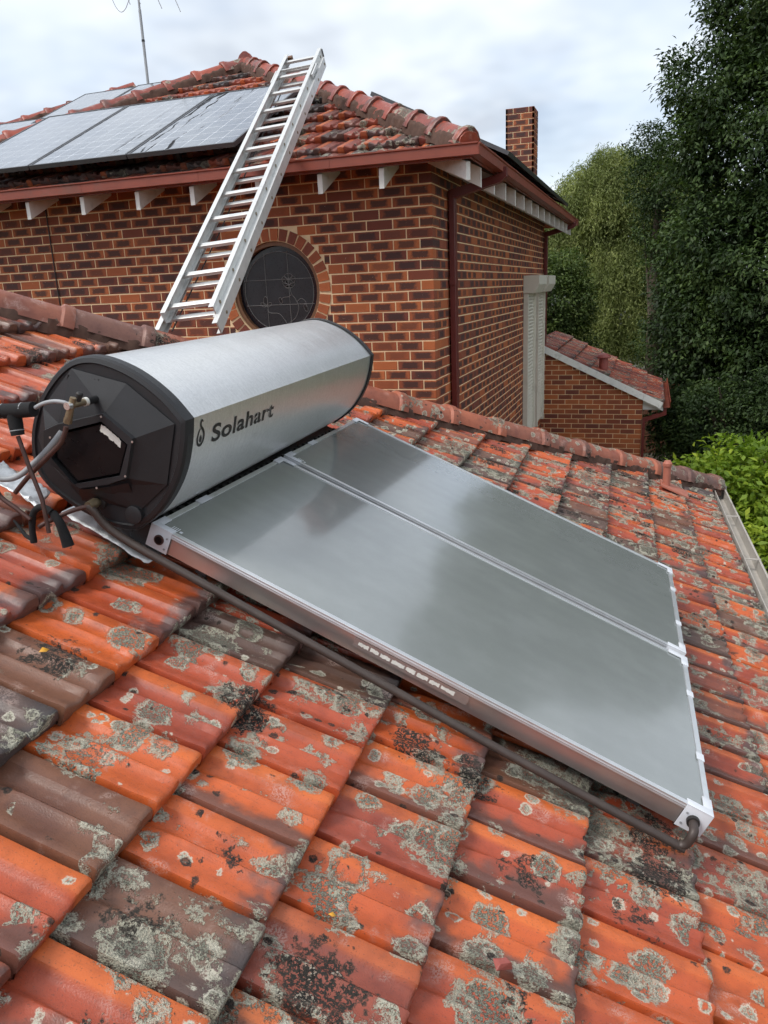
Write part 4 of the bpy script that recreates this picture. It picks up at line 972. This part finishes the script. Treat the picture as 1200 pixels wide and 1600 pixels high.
N_ = Vector((0, 0, 1)); lay_caps(house, ap + Vector((0, -.05, 0)), Vector((0, 1, 0)), N_, 3, capu, .06, .40)
# second, deeper roof of the house to the left
X2, Y2 = -12.74, 5.70
FF2 = frame(Vector((0, Y2, EZ0)), Vector((0, -cP, -sP)), Vector((1, 0, 0)))
b = MB(); R2 = 5.35; r2c = R2 / cP; b.add([(0, X2, d_), (0, -7.0, d_), (-r2c, X2 + R2 + 1.1, d_), (-r2c, X2 + R2, d_)], [(0, 3, 2, 1)]); rf2 = b.build('roof', M['underlay'], house, M=FF2)
b = MB(); zt = EZ0 - .08; b.add([(X2, Y2, zt), (X2, Y2 + 2 * R2, zt), (X2 + R2, Y2 + R2, zt + R2 * tP), (X2 + R2 + 1.1, Y2 + R2, zt + R2 * tP), (X2 + 2 * R2 + 1.1, Y2 + 2 * R2, zt), (X2 + 2 * R2 + 1.1, Y2, zt)], [(0, 1, 2), (1, 4, 3, 2), (3, 4, 5)]); b.build('roof', M['tile_up_m'], house)
b = MB(); b.box(X2 + .45, -6.95, Y2 + .45, 15.0, GZ, 1.70); b.build('wall', M['brick_m'], house)
rows = []
for k in range(0, 17):
    a = GAUGE * k; ys = []; yv = -12.95 + (TW / 2 if k % 2 else 0)
    while yv < -2:
        if X2 + a * cP - .3 < yv < min(-7.34 + a * cP + .2, X2 + R2 + .9 + (R2 - a * cP)): ys.append(yv)
        yv += TW
    rows.append((-a, ys))
lay_tiles(rf2, FF2, rows, 'tile_up', [(Vector((0, X2, 0)), Vector((-cP, -1, 0)).normalized())], 0, 1.2, 23, stuffname='back_roof_tiles')
D_ = Vector((1, 1, tP)).normalized(); N_ = (EZ - D_ * EZ.dot(D_)).normalized()
bedding(house, Vector((X2, Y2, EZ0)) + N_ * -.02, D_, N_, R2 * 1.49, .14, -.05, .065, 6); lay_caps(house, Vector((X2, Y2, EZ0)), D_, N_, 20, capu, .042, .40, 1.3)

# downpipes on the side wall
def downpipe(yv, zb, elbow=True):
    b_ = MB(); x0 = XC + .012; b_.box(x0, x0 + .055, yv - .05, yv + .05, zb, 1.50)
    b_.box(x0 - .003, x0 + .058, yv - .054, yv + .054, .72, .80)
    o = b_.build('downpipe', M['pipepaint'], house, bevel=.006)
    b_ = MB(); q = [(x0 + .0, 1.47), (x0 + .05, 1.475), (.21, 1.58), (.26, 1.62), (.26, 1.70), (.20, 1.70), (.19, 1.645), (x0, 1.545)]; b_.prism(q, yv - .046, yv + .046); b_.build('outlet', M['pipepaint'], o)
downpipe(5.25, -2.3); downpipe(12.02, -.36)
# roller shutters
for i, (ya, yb) in enumerate(((9.78, 10.62), (10.92, 11.78))):
    s_ = empty('roller_shutter', Matrix.Translation((XC, ya, -1.6)), house); L_ = yb - ya
    b = MB(); b.prism([(.002, 2.43), (.235, 2.43), (.235, 2.30), (.165, 2.18), (.002, 2.18)], -.02, L_ + .02); b.build('box', M['cream'], s_, bevel=.004)
    for q in (0, L_ - .06): b = MB(); b.box(.002, .075, q, q + .06, 0, 2.178); b.build('guide_rail', M['cream'], s_, bevel=.004)
    b = MB()
    for k in range(41):
        z = .03 + k * .0525; b.prism([(.020, z), (.036, z + .004), (.046, z + .026), (.036, z + .047), (.020, z + .051)], .062, L_ - .062)
    tag(b.build('slat_curtain', M['cream'], s_), kind='stuff')
# chimney
def brick_box(name, x0, x1, y0, y1, z0, z1, parent, mt='brick_m', crown=0):
    b_ = MB(); b_.box(x0 + .006, x1 - .006, y0 + .006, y1 - .006, z0, z1 - .004); base = b_.build(name, M['mortar'], parent)
    q = MB(); z = z1 - .078; i = 0
    while z > z0:
        g_ = .0 if i >= crown else .018
        for face in range(4):
            L0 = (x1 - x0 if face % 2 == 0 else y1 - y0) + 2 * g_; x = (.0 if (i + face) % 2 else .12)
            st_ = ([(0, .11)] if x else []) + [(x + .24 * k, min(.23, L0 - x - .24 * k)) for k in range(int((L0 - x) / .24) + 1) if L0 - x - .24 * k > .03]
            for a, l_ in st_:
                vs, fs, uv = brick_verts(l_, .03)
                T_ = [lambda v: (x0 - g_ + a + v[0], y0 - g_ + v[1], z + v[2]), lambda v: (x1 + g_ - v[1], y0 - g_ + a + v[0], z + v[2]), lambda v: (x1 + g_ - a - v[0], y1 + g_ - v[1], z + v[2]), lambda v: (x0 - g_ + v[1], y1 + g_ - a - v[0], z + v[2])][face]
                q.add([T_(v) for v in vs], fs, uv, random.random())
        z -= .086; i += 1
    tag(q.build('brickwork', M[mt], base, fix=False), kind='stuff'); return base
brick_box('chimney', -.77, -.33, 11.10, 11.54, 1.6, 3.33, house, 'brick_m', 0)
# thin dark cable down the front wall
b = MB(); b.tube([(-4.24, YC - .010, 1.62), (-4.24, YC - .011, .9), (-4.235, YC - .010, .2)], .006, 6); b.build('wall_cable', M['frameblk'], house)

# ------------------------------------------------------------------ photovoltaic panels
def pv_panel(FM, x_low, x_up, y0, y1, h, label, group):
    """x runs down the slope"""
    root = tag(empty('solar_module', FM @ Matrix.Translation((x_low, y0, 0))), label, 'solar panel', group); L_ = x_low - x_up; Wd = y1 - y0
    b_ = MB(); b_.box(-L_, 0, 0, .020, h - .038, h); b_.box(-L_, 0, Wd - .020, Wd, h - .038, h); b_.box(-.020, 0, .020, Wd - .020, h - .038, h); b_.box(-L_, -L_ + .020, .020, Wd - .020, h - .038, h); b_.build('frame', M['pvframe'], root)
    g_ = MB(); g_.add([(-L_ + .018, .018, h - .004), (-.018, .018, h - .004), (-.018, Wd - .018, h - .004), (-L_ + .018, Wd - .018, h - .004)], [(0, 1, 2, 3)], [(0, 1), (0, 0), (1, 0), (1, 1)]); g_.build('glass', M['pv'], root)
    b_ = MB(); b_.box(-L_ + .02, -.02, .02, Wd - .02, h - .012, h - .008); b_.build('backsheet', M['frameblk'], root)
    for q in (-.3, -L_ + .3): b_ = MB(); b_.box(q - .02, q + .02, 0.0, Wd, h - .085, h - .0385); b_.box(q - .02, q + .02, .3, .34, -.03, h - .085); b_.build('rail', M['frameblk'], root)
    return root
W_ = 1.08
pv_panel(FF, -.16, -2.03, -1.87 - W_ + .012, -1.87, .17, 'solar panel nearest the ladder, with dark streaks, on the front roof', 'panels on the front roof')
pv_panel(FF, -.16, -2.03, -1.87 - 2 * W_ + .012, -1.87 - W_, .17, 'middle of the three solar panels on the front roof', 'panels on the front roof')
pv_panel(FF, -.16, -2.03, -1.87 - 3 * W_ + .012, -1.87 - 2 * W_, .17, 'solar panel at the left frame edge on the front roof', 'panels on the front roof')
pv_panel(FF2, -3.80, -5.40, -6.92, -5.90, .15, 'solar panel high on the back roof, just right of the aerial pole', 'panels on the back roof')
pv_panel(FF2, -3.72, -5.32, -7.96, -6.94, .15, 'solar panel high on the back roof, just left of the aerial pole', 'panels on the back roof')
pv_panel(FF2, -2.25, -3.95, -8.75, -7.70, .15, 'solar panel lower on the back roof at the far left', 'panels on the back roof')
for i in range(5):
    pv_panel(FR, -.10, -1.60, 5.85 + i * 1.13, 5.85 + i * 1.13 + 1.118, .16, ['dark edge-on solar panel right behind the near roof corner', 'second edge-on solar panel back from the roof corner', 'third edge-on solar panel, before the chimney, above the side gutter', 'fourth edge-on solar panel, beside the chimney', 'farthest edge-on solar panel, past the chimney'][i], 'panels on the side roof')

# ------------------------------------------------------------------ aerial
ant = tag(empty('tv_aerial', Matrix.Translation((-7.02, 10.94, 4.25)) @ Matrix.Scale(1.08, 4)), 'grey television aerial on a thin pole behind the roof ridge', 'aerial')
b = MB(); b.tube([(0, 0, -.1), (.0, .0, 1.15)], .022, 12); b.tube([(0, 0, 1.10), (0, 0, 2.3)], .017, 12); b.build('pole', M['antenna'], ant, smooth=40)
b = MB(); b.tube([(0, 0, .70), (0, 0, .73)], .026, 12); b.tube([(0, 0, 1.32), (0, 0, 1.36)], .024, 12); b.build('clamp', M['frameblk'], ant, smooth=40)
b = MB(); b.tube([(-.55, 0, 1.66), (1.05, 0, 1.66)], .011, 8); b.build('boom', M['antenna'], ant)
for x, l_ in ((-.33, .46), (-.15, .48), (.18, .61), (.14, .44), (.47, .71), (.80, .40)):
    b = MB(); d = Vector((.40, -.05, -.92)).normalized(); c = Vector((x, 0, 1.66)); b.tube([c - d * l_, c + d * l_], .0062, 6); b.build('element', M['antenna'], ant)
b = MB(); b.tube(spline([(-.02, 0, 1.34), (-.16, 0, 1.32), (-.26, 0, 1.20), (-.36, 0, 1.17), (-.46, 0, 1.30), (-.50, 0, 1.52), (-.40, 0, 1.66)], 5), .0048, 6); b.build('cable', M['conduit'], ant)
b = MB(); b.box(-.235, -.175, -.02, .02, 1.36, 1.46); b.build('balun', M['frameblk'], ant)

# ------------------------------------------------------------------ extension ladder
LP = Vector((-1.475, 4.10, 1.785)); az, el = R(-9.0), R(34.27)
LD = Vector((math.sin(az) * math.cos(el), math.cos(az) * math.cos(el), math.sin(el))); LR = (Vector((1, 0, 0)) - LD * LD.x).normalized(); LN = LR.cross(LD)
def LM(o): return Matrix(((LR.x, LD.x, LN.x, o.x), (LR.y, LD.y, LN.y, o.y), (LR.z, LD.z, LN.z, o.z), (0, 0, 0, 1)))
T0 = -2.33
lad = tag(empty('extension_ladder', LM(LP + LD * T0)), 'silver aluminium extension ladder leaning on the gutter beside the round window', 'ladder')
def stile(sec, x, t0, t1, z0, dep):
    b_ = MB(); s_ = 1 if x > 0 else -1
    b_.box(x - .004, x + .004, t0, t1, z0, z0 + dep); i0, i1 = sorted((x + s_ * .0025, x - s_ * .030))
    b_.box(i0, i1, t0, t1, z0 + dep - .004, z0 + dep + .0005); b_.box(i0, i1, t0, t1, z0 - .0005, z0 + .004)
    return b_.build('stile', M['ladder'], lad)
ST = 1.78 - T0
for x in (-.208, .208): stile(0, x, 0, ST - .10, .006, .080)
for x in (-.176, .176): stile(1, x, .10, ST, .058, .078)
def rung(t_, hw, z, prof=.020):
    b_ = MB(); q = [(t_ - prof, z - .010), (t_ - prof, z + .012), (t_ + prof, z + .012), (t_ + prof, z - .010)]; b_.prism([(a, c) for a, c in q], -hw, hw, 'x'); b_.build('rung', M['ladder'], lad, bevel=.003)
t_ = .17
while t_ < ST - .12: rung(t_, .206, .034); t_ += .345
t_ = .205
while t_ < ST: rung(t_, .175, .100); t_ += .345
for sx_ in (-1, 1):                                       # rung ends swaged through the stiles
    b = MB(); t_ = .205
    while t_ < ST: b.tube([(sx_ * .180, t_, .096), (sx_ * .184, t_, .096)], .011, 10); t_ += .345
    b.build('rung_ends', M['brass'], lad); b = MB(); t_ = .17
    while t_ < ST - .12: b.tube([(sx_ * .2115, t_, .040), (sx_ * .216, t_, .040)], .011, 10); t_ += .345
    b.build('rung_ends', M['brass'], lad)
b = MB(); b.tube([(-.13, .05, .03), (-.12, 1.2, .018), (-.13, ST - .6, .025)], .005, 6); b.build('rope', M['rubber'], lad)
b = MB(); b.box(-.20, .20, ST - .36, ST - .345, .112, .13); b.box(-.20, -.188, ST - .60, ST - .345, .10, .13); b.box(.188, .20, ST - .60, ST - .345, .10, .13); b.build('guide_bracket', M['ladder'], lad)
b = MB(); b.box(-.165, -.12, ST - .02, ST + .035, .06, .11); b.build('end_block', M['timber'], lad, bevel=.004)
b = MB(); b.box(.165, .187, ST - .01, ST + .012, .05, .12); b.build('end_cap', M['frameblk'], lad, bevel=.003)

# ================================================================== low annex beyond the house
AY = 11.95
annex = tag(empty('annex_building', Matrix.Translation((0, 0, 0))), 'low brick annex with red tiled lean-to roof beyond the tall wall', 'annex')
ax0, ax1 = XC + .004, 1.465; zt0, zt1 = -.395, -1.245; sl_ = (zt1 - zt0) / (ax1 - ax0)
b = MB(); b.prism([(ax0, GZ), (ax1 - .006, GZ), (ax1 - .006, zt1), (ax0, zt0)], AY + .006, AY + 4.0); aw = b.build('wall', M['mortar'], annex)
q = MB(); i = 0; z = GZ + .01
while z < zt0:
    x = ax1; first = True
    while x > ax0 + .02:
        L_ = .11 if (first and i % 2) else .23; a = max(x - L_, ax0); c = x; x -= L_ + .01; 
        lim = ax0 + (z + .08 - zt0) / sl_ if z + .08 > zt1 else 99
        c2 = min(c, lim)
        if c2 - a < .03: first = False; continue
        vs, fs, uv = brick_verts(c2 - a, .11 if first else .03); q.add([(v[0] + a, v[1] + AY, v[2] + z) for v in vs], fs, uv, random.random()); first = False
    i += 1; z += .086
tag(q.build('brickwork', M['brick_red'], aw, fix=False), kind='stuff')
APH = math.atan(-sl_); ca, sa = math.cos(APH), math.sin(APH)
AF = frame(Vector((1.82, AY - .06, zt0 + sl_ * (1.82 - ax0) + .13)), Vector((ca, 0, -sa)), Vector((0, 1, 0)))
b = MB(); b.add([(0, .02, -.07), (0, 3.4, -.07), (-2.32, 3.4, -.07), (-2.32, .02, -.07)], [(0, 1, 2, 3)]); ar = b.build('roof', M['underlay'], annex, M=AF)
lay_tiles(ar, AF, [(-GAUGE * k, [TW * j for j in range(15)]) for k in range(7)], 'tile_red', (), 105, 1.5, 31)
b = MB(); b.box(-2.30, .0, -.012, .008, -.155, -.045); b.build('barge_board', M['white'], annex, M=AF)
b = MB(); b.box(1.47, 1.80, AY + .05, AY + .09, zt1 - .22, zt1 - .10); b.build('rafter', M['white'], annex)
b = MB(); b.prism([(1.47, zt1 - .085), (1.78, zt1 - .225), (1.80, zt1 - .225), (1.80, zt1 - .10), (1.47, zt1 + .03)], AY - .02, AY + .02); b.build('eave_box', M['white'], annex)
gutter_part('gutter', frame(Vector((1.80, AY - .06, zt1 - .07)), Vector((1, 0, 0)), Vector((0, 1, 0))), 3.5, annex, M['redpaint'], .11, .10, .10)
b = MB(); b.box(1.47, 1.52, AY - .02, AY + .05, GZ, zt1 - .40); b.prism([(1.47, zt1 - .42), (1.52, zt1 - .42), (1.86, zt1 - .30), (1.86, zt1 - .18), (1.81, zt1 - .18), (1.80, zt1 - .25), (1.47, zt1 - .36)], AY - .018, AY + .048); b.build('downpipe', M['pipepaint'], annex)
AI = AF.to_3x3().inverted() @ Vector((0, 0, 1)); va = Vector((-1.16, .40, -.02))
av = empty('roof_vent', AF @ Matrix.Translation(va), annex)
b = MB(); b.tube([AI * 0, AI * .22], .075, 20); b.build('stem', M['ventred'], av, smooth=40)
b = MB(); b.tube([AI * .20, AI * .215, AI * .25, AI * .275, AI * .285], [.125, .128, .105, .06, .02], 20); b.build('dome', M['ventred'], av, smooth=40)

# ================================================================== vegetation
def leaf_object(name, C_, D_, N_, ln, wd, rnd, mt, parent):
    """one folded four-point leaf per row: C_ base, D_ along, N_ face normal"""
    n = len(C_); S_ = np.cross(N_, D_); S_ /= np.linalg.norm(S_, axis=1, keepdims=True) + 1e-9
    V = np.empty((n, 4, 3), np.float32)
    mid = C_ + D_ * (ln * .5)[:, None]
    V[:, 0] = C_; V[:, 2] = C_ + D_ * ln[:, None] - N_ * (ln * .12)[:, None]
    V[:, 1] = mid + S_ * (wd * .5)[:, None] + N_ * (wd * .12)[:, None]; V[:, 3] = mid - S_ * (wd * .5)[:, None] + N_ * (wd * .12)[:, None]
    me = bpy.data.meshes.new(name); me.vertices.add(4 * n); me.vertices.foreach_set('co', V.ravel())
    me.loops.add(4 * n); me.loops.foreach_set('vertex_index', np.arange(4 * n, dtype=np.int32))
    me.polygons.add(n); me.polygons.foreach_set('loop_start', np.arange(0, 4 * n, 4, dtype=np.int32)); me.polygons.foreach_set('loop_total', np.full(n, 4, np.int32))
    at = me.attributes.new('rnd', 'FLOAT', 'POINT'); at.data.foreach_set('value', np.repeat(rnd.astype(np.float32), 4))
    me.update(calc_edges=True); me.validate(); me.materials.append(M[mt]); o = bpy.data.objects.new(name, me); link(o, parent); return o
def unit(a): return a / (np.linalg.norm(a, axis=1, keepdims=True) + 1e-9)
def lobed_tree(name, label, base, lobes, n_clump, per, clump_r, ln, wd, mt, trunk, droop=.35, group=None, limbs=9, inner=.25, seed=1):
    r = np.random.default_rng(seed); root = tag(empty(name, Matrix.Translation(base)), label, 'tree' if 'shrub' not in name else 'shrub', group)
    L_ = np.array(lobes, float); vol = (L_[:, 3] * L_[:, 4] + L_[:, 4] * L_[:, 5] + L_[:, 3] * L_[:, 5]); pk = r.choice(len(L_), n_clump, p=vol / vol.sum())
    d = unit(r.normal(size=(n_clump, 3))); rad = np.where(r.random(n_clump) < inner, r.random(n_clump) ** .5 * .85, r.uniform(.82, 1.08, n_clump))
    cc = L_[pk, :3] + d * L_[pk, 3:6] * rad[:, None]
    # drop clumps that sit deep inside another lobe
    keep = np.ones(n_clump, bool)
    for l in L_:
        q = np.linalg.norm((cc - l[:3]) / l[3:6], axis=1); keep &= ~((q < .55) & (r.random(n_clump) < .8))
    cc, d = cc[keep], d[keep]; m_ = len(cc); sz = r.uniform(.55, 1.25, m_) * clump_r
    idx = np.repeat(np.arange(m_), per); n = len(idx)
    off = unit(r.normal(size=(n, 3))) * (r.random(n) ** .45)[:, None] * sz[idx][:, None]; off[:, 2] *= .62
    Cn = cc[idx] + off; out = unit(off + d[idx] * .12)
    Dn = unit(out * .8 + r.normal(size=(n, 3)) * .55 + np.array([0, 0, -droop])); Nn = unit(np.cross(np.cross(Dn, np.array([0, 0, 1.]) + out * .6 + r.normal(size=(n, 3)) * .45), Dn))
    tone = np.clip(.35 * r.random(n) + .65 * r.random(m_)[idx] ** 1.3, 0, 1)
    leaf_object('crown', Cn - np.array(base), Dn, Nn, r.uniform(.7, 1.25, n) * ln, r.uniform(.75, 1.2, n) * wd, tone, mt, root)
    b_ = MB(); B = Vector(base); tp = Vector(trunk) - B
    b_.tube([Vector((0, 0, -.1)), tp * .25 + Vector((.05, .03, 0)), tp * .5, tp * .78 + Vector((-.06, .05, 0)), tp], .0, 10) if False else b_.tube([Vector((0, 0, -.1)), tp * .25 + Vector((.05, .03, 0)), tp * .5, tp * .78 + Vector((-.06, .05, 0)), tp], [.22 * k for k in (1.25, 1.0, .8, .5, .2)], 10)
    for k in range(limbs):
        c_ = Vector(cc[r.integers(m_)]) - B; s0 = tp * float(r.uniform(.2, .85)); mid = s0.lerp(c_, .5) + Vector((0, 0, .25)); b_.tube([s0, mid, c_], [.075, .045, .012], 6)
    b_.build('trunk', M['bark'], root, smooth=60); return root
# tall dark evergreen on the right
lobed_tree('evergreen_tree', 'tall dark evergreen tree filling the right edge behind the annex', (4.6, 17.6, GZ),
    [(4.3, 17.0, .6, 2.5, 2.2, 2.0), (4.4, 17.6, 3.3, 2.5, 2.2, 2.1), (5.0, 18.2, 6.1, 2.35, 2.1, 2.0), (4.3, 16.4, -1.9, 2.5, 2.0, 1.7), (5.4, 18.6, 8.5, 1.9, 1.8, 1.6), (2.35, 17.5, 4.7, .75, .8, .85), (2.3, 17.3, 3.4, .65, .7, .7), (2.6, 16.8, 1.3, .95, .9, 1.0), (2.5, 16.3, -.5, .85, .8, .9), (3.3, 17.9, 6.3, .9, .9, .8), (6.8, 17.5, 2.5, 2.2, 2.2, 3.2), (6.0, 19.5, 1.0, 3.0, 1.5, 3.6), (6.2, 20, 5.0, 3.0, 1.5, 3.0), (2.5, 16.0, -2.2, .8, .8, .8)],
    6800, 44, .46, .125, .056, 'leaf_dark', (4.9, 18.0, 7.0), .45, 'trees behind the annex', 14, .2, 3)
lobed_tree('evergreen_tree', 'dark leafy tree between the weeping tree and the tall evergreen', (1.6, 20.5, GZ),
    [(1.55, 20.3, 3.1, .75, .8, .8), (1.25, 20.4, 3.9, .42, .5, .5), (1.75, 20.5, 2.1, .7, .8, .7), (2.2, 20.6, 1.0, .9, .9, 1.2), (2.2, 20.6, -1.0, .9, .9, 1.2)],
    700, 40, .34, .085, .04, 'leaf_dark', (1.6, 20.4, 3.2), .3, 'trees behind the annex', 6, .2, 5)
lobed_tree('leafy_tree', 'mid green broadleaf tree just past the far corner of the brick wall', (-1.2, 20.0, GZ),
    [(-1.5, 20.0, .4, 1.1, 1.0, 1.1), (-.75, 19.8, .2, .8, .8, .9), (-1.0, 19.9, -1.0, 1.1, .9, 1.0), (-.6, 19.9, 1.0, .45, .5, .5)], 900, 36, .3, .085, .045, 'leaf_mid', (-1.1, 20.0, .8), .3, None, 6, .25, 6)
lobed_tree('leafy_tree', 'shaded undergrowth tree low between the annex and the lime shrub', (2.9, 14.6, GZ),
    [(3.1, 14.6, -2.2, 1.2, .9, .9), (2.4, 14.9, -2.5, .7, .7, .7), (4.4, 14.2, -1.9, 1.3, 1.0, 1.1)], 800, 36, .3, .08, .04, 'leaf_dark', (3.2, 14.6, -2.0), .3, None, 5, .25, 16)
lobed_tree('lime_shrub', 'bright lime green leafy shrub beyond the end of the gutter', (3.2, 8.3, GZ),
    [(2.75, 8.4, -1.95, .75, .8, .62), (3.35, 8.2, -1.85, .8, .8, .62), (2.25, 8.7, -2.2, .5, .6, .5), (3.9, 8.0, -2.1, .9, .8, .7), (3.3, 7.9, -2.7, 1.1, .9, .7), (2.9, 7.2, -2.5, .6, .6, .6)],
    760, 34, .28, .11, .05, 'leaf_lime', (3.2, 8.2, -2.0), .3, None, 8, .25, 8)
# weeping tree: strands hung from a domed crown
def weeping_tree(name, label, base, lobes, n_str, per, seed):
    r = np.random.default_rng(seed); root = tag(empty(name, Matrix.Translation(base)), label, 'tree'); L_ = np.array(lobes, float)
    pk = r.choice(len(L_), n_str, p=(L_[:, 3] * L_[:, 5]) / (L_[:, 3] * L_[:, 5]).sum()); d = unit(r.normal(size=(n_str, 3))); d[:, 2] = np.abs(d[:, 2]) * .9 - .25
    top = L_[pk, :3] + d * L_[pk, 3:6] * r.uniform(.55, 1.04, n_str)[:, None]; length = r.uniform(.5, 1.5, n_str)
    outw = unit(d * np.array([1, 1, 0]) + 1e-4)
    idx = np.repeat(np.arange(n_str), per); n = len(idx); f = np.tile(np.linspace(0, 1, per), n_str) + r.uniform(-.04, .04, n)
    cl = length[idx]; Cn = top[idx] + outw[idx] * (np.sin(np.clip(f, 0, 1) * 1.6) * .28 * cl)[:, None] + np.array([0, 0, 1.]) * (.10 * np.sin(f * 3) - f ** 1.3 * cl)[:, None] + r.normal(size=(n, 3)) * .085
    Dn = unit(r.normal(size=(n, 3)) * .75 + outw[idx] * .25 + np.array([0, 0, -1.])); Nn = unit(np.cross(Dn, r.normal(size=(n, 3))))
    tone = np.clip(.45 * r.random(n) + .55 * r.random(n_str)[idx], 0, 1)
    leaf_object('crown', Cn - np.array(base), Dn, Nn, r.uniform(.7, 1.3, n) * .13, r.uniform(.8, 1.2, n) * .024, tone, 'leaf_weep', root)
    b_ = MB(); B = Vector(base); b_.tube([(0, 0, -.1), (.1, .05, 2.2), (.0, .1, 4.4), (.1, .1, 6.8)], [.30, .24, .16, .05], 10)
    for k in range(14):
        c_ = Vector(top[r.integers(n_str)]) - B; s0 = Vector((.05, .08, float(r.uniform(2.5, 6.0)))); b_.tube([s0, s0.lerp(c_, .5) + Vector((0, 0, .5)), c_], [.07, .04, .01], 6)
    b_.build('trunk', M['bark'], root, smooth=60)
weeping_tree('weeping_tree', 'pale green weeping tree with hanging strands behind the house', (.3, 25.5, GZ),
    [(-.6, 25.4, 3.5, 1.0, 1.0, 1.4), (1.4, 25.6, 3.6, 1.0, 1.0, 1.5), (.4, 25.5, 3.7, 1.2, 1.2, 1.6), (-1.4, 25.4, 2.6, .9, 1.0, 1.4), (.1, 25.4, 3.3, 1.15, 1.2, 1.6), (1.2, 25.6, 2.9, 1.1, 1.2, 1.9), (-.9, 25.5, 2.3, 1.0, 1.1, 1.6), (.6, 25.2, 1.2, 1.8, 1.5, 1.7), (-1.8, 25.6, 1.5, 1.1, 1.1, 1.5), (1.9, 25.4, 1.2, 1.1, 1.2, 1.6), (.6, 25.0, .1, 1.5, 1.2, 1.2), (.2, 24.8, -.9, 1.3, 1.0, 1.0), (1.6, 24.8, -.9, 1.2, 1.0, 1.0), (-1.0, 25.0, -.4, 1.0, 1.0, 1.0), (.0, 25.4, 4.5, .5, .5, .6)], 8200, 30, 9)
weeping_tree('weeping_tree', 'distant weeping tree crown showing just left of the tall evergreen', (2.6, 30.0, GZ),
    [(2.0, 30.0, 4.2, 1.3, 1.2, 1.3), (3.0, 30.0, 3.2, 1.6, 1.4, 2.0), (1.6, 30.0, 2.0, 1.5, 1.3, 2.0), (1.0, 30, 0.2, 2.2, 1.4, 1.6), (3.0, 30, 0.2, 2.2, 1.4, 1.6)], 2200, 26, 10)
# fence and a neighbour's house glimpsed through the leaves
fen = tag(empty('timber_fence', Matrix.Translation((1.2, 19.0, GZ))), 'red-brown paling fence in the shade beyond the annex', 'fence')
pm = MB(); pm.box(0, .095, 0, .018, 0, 1.8); pmesh = pm.mesh('paling', M['fence'])
for i in range(60): o = bpy.data.objects.new('paling', pmesh); link(o, fen); o.location = (i * .103, random.gauss(0, .004), random.gauss(0, .01))
for z in (.4, 1.4): b = MB(); b.box(0, 6.2, .0185, .06, z, z + .07); b.build('rail', M['fence'], fen)
nb = tag(empty('neighbour_house', Matrix.Translation((-1, 34, GZ))), 'pale neighbouring house with grey roof glimpsed under the weeping tree', 'house')
b = MB(); b.box(-4.5, 5.5, 0, 7, 0, 2.5); b.build('wall', M['farwall'], nb)
b = MB(); b.prism([(-.5, 2.45), (3.5, 4.1), (7.5, 2.45), (7.5, 2.6), (3.5, 4.25), (-.5, 2.6)], -5, 6, 'x'); b.build('roof', M['farroof'], nb)
b = MB(); b.box(-5, 6, -.62, -.5, 2.42, 2.62); b.build('gutter', M['white'], nb)
for x in (-3.2, -.6, 2.2): b = MB(); b.box(x, x + 1.3, -.03, .02, .9, 2.0); f_ = b.build('window', M['white'], nb); b = MB(); b.box(x + .06, x + 1.24, -.04, -.032, .96, 1.94); b.build('pane', M['blackgloss'], f_)
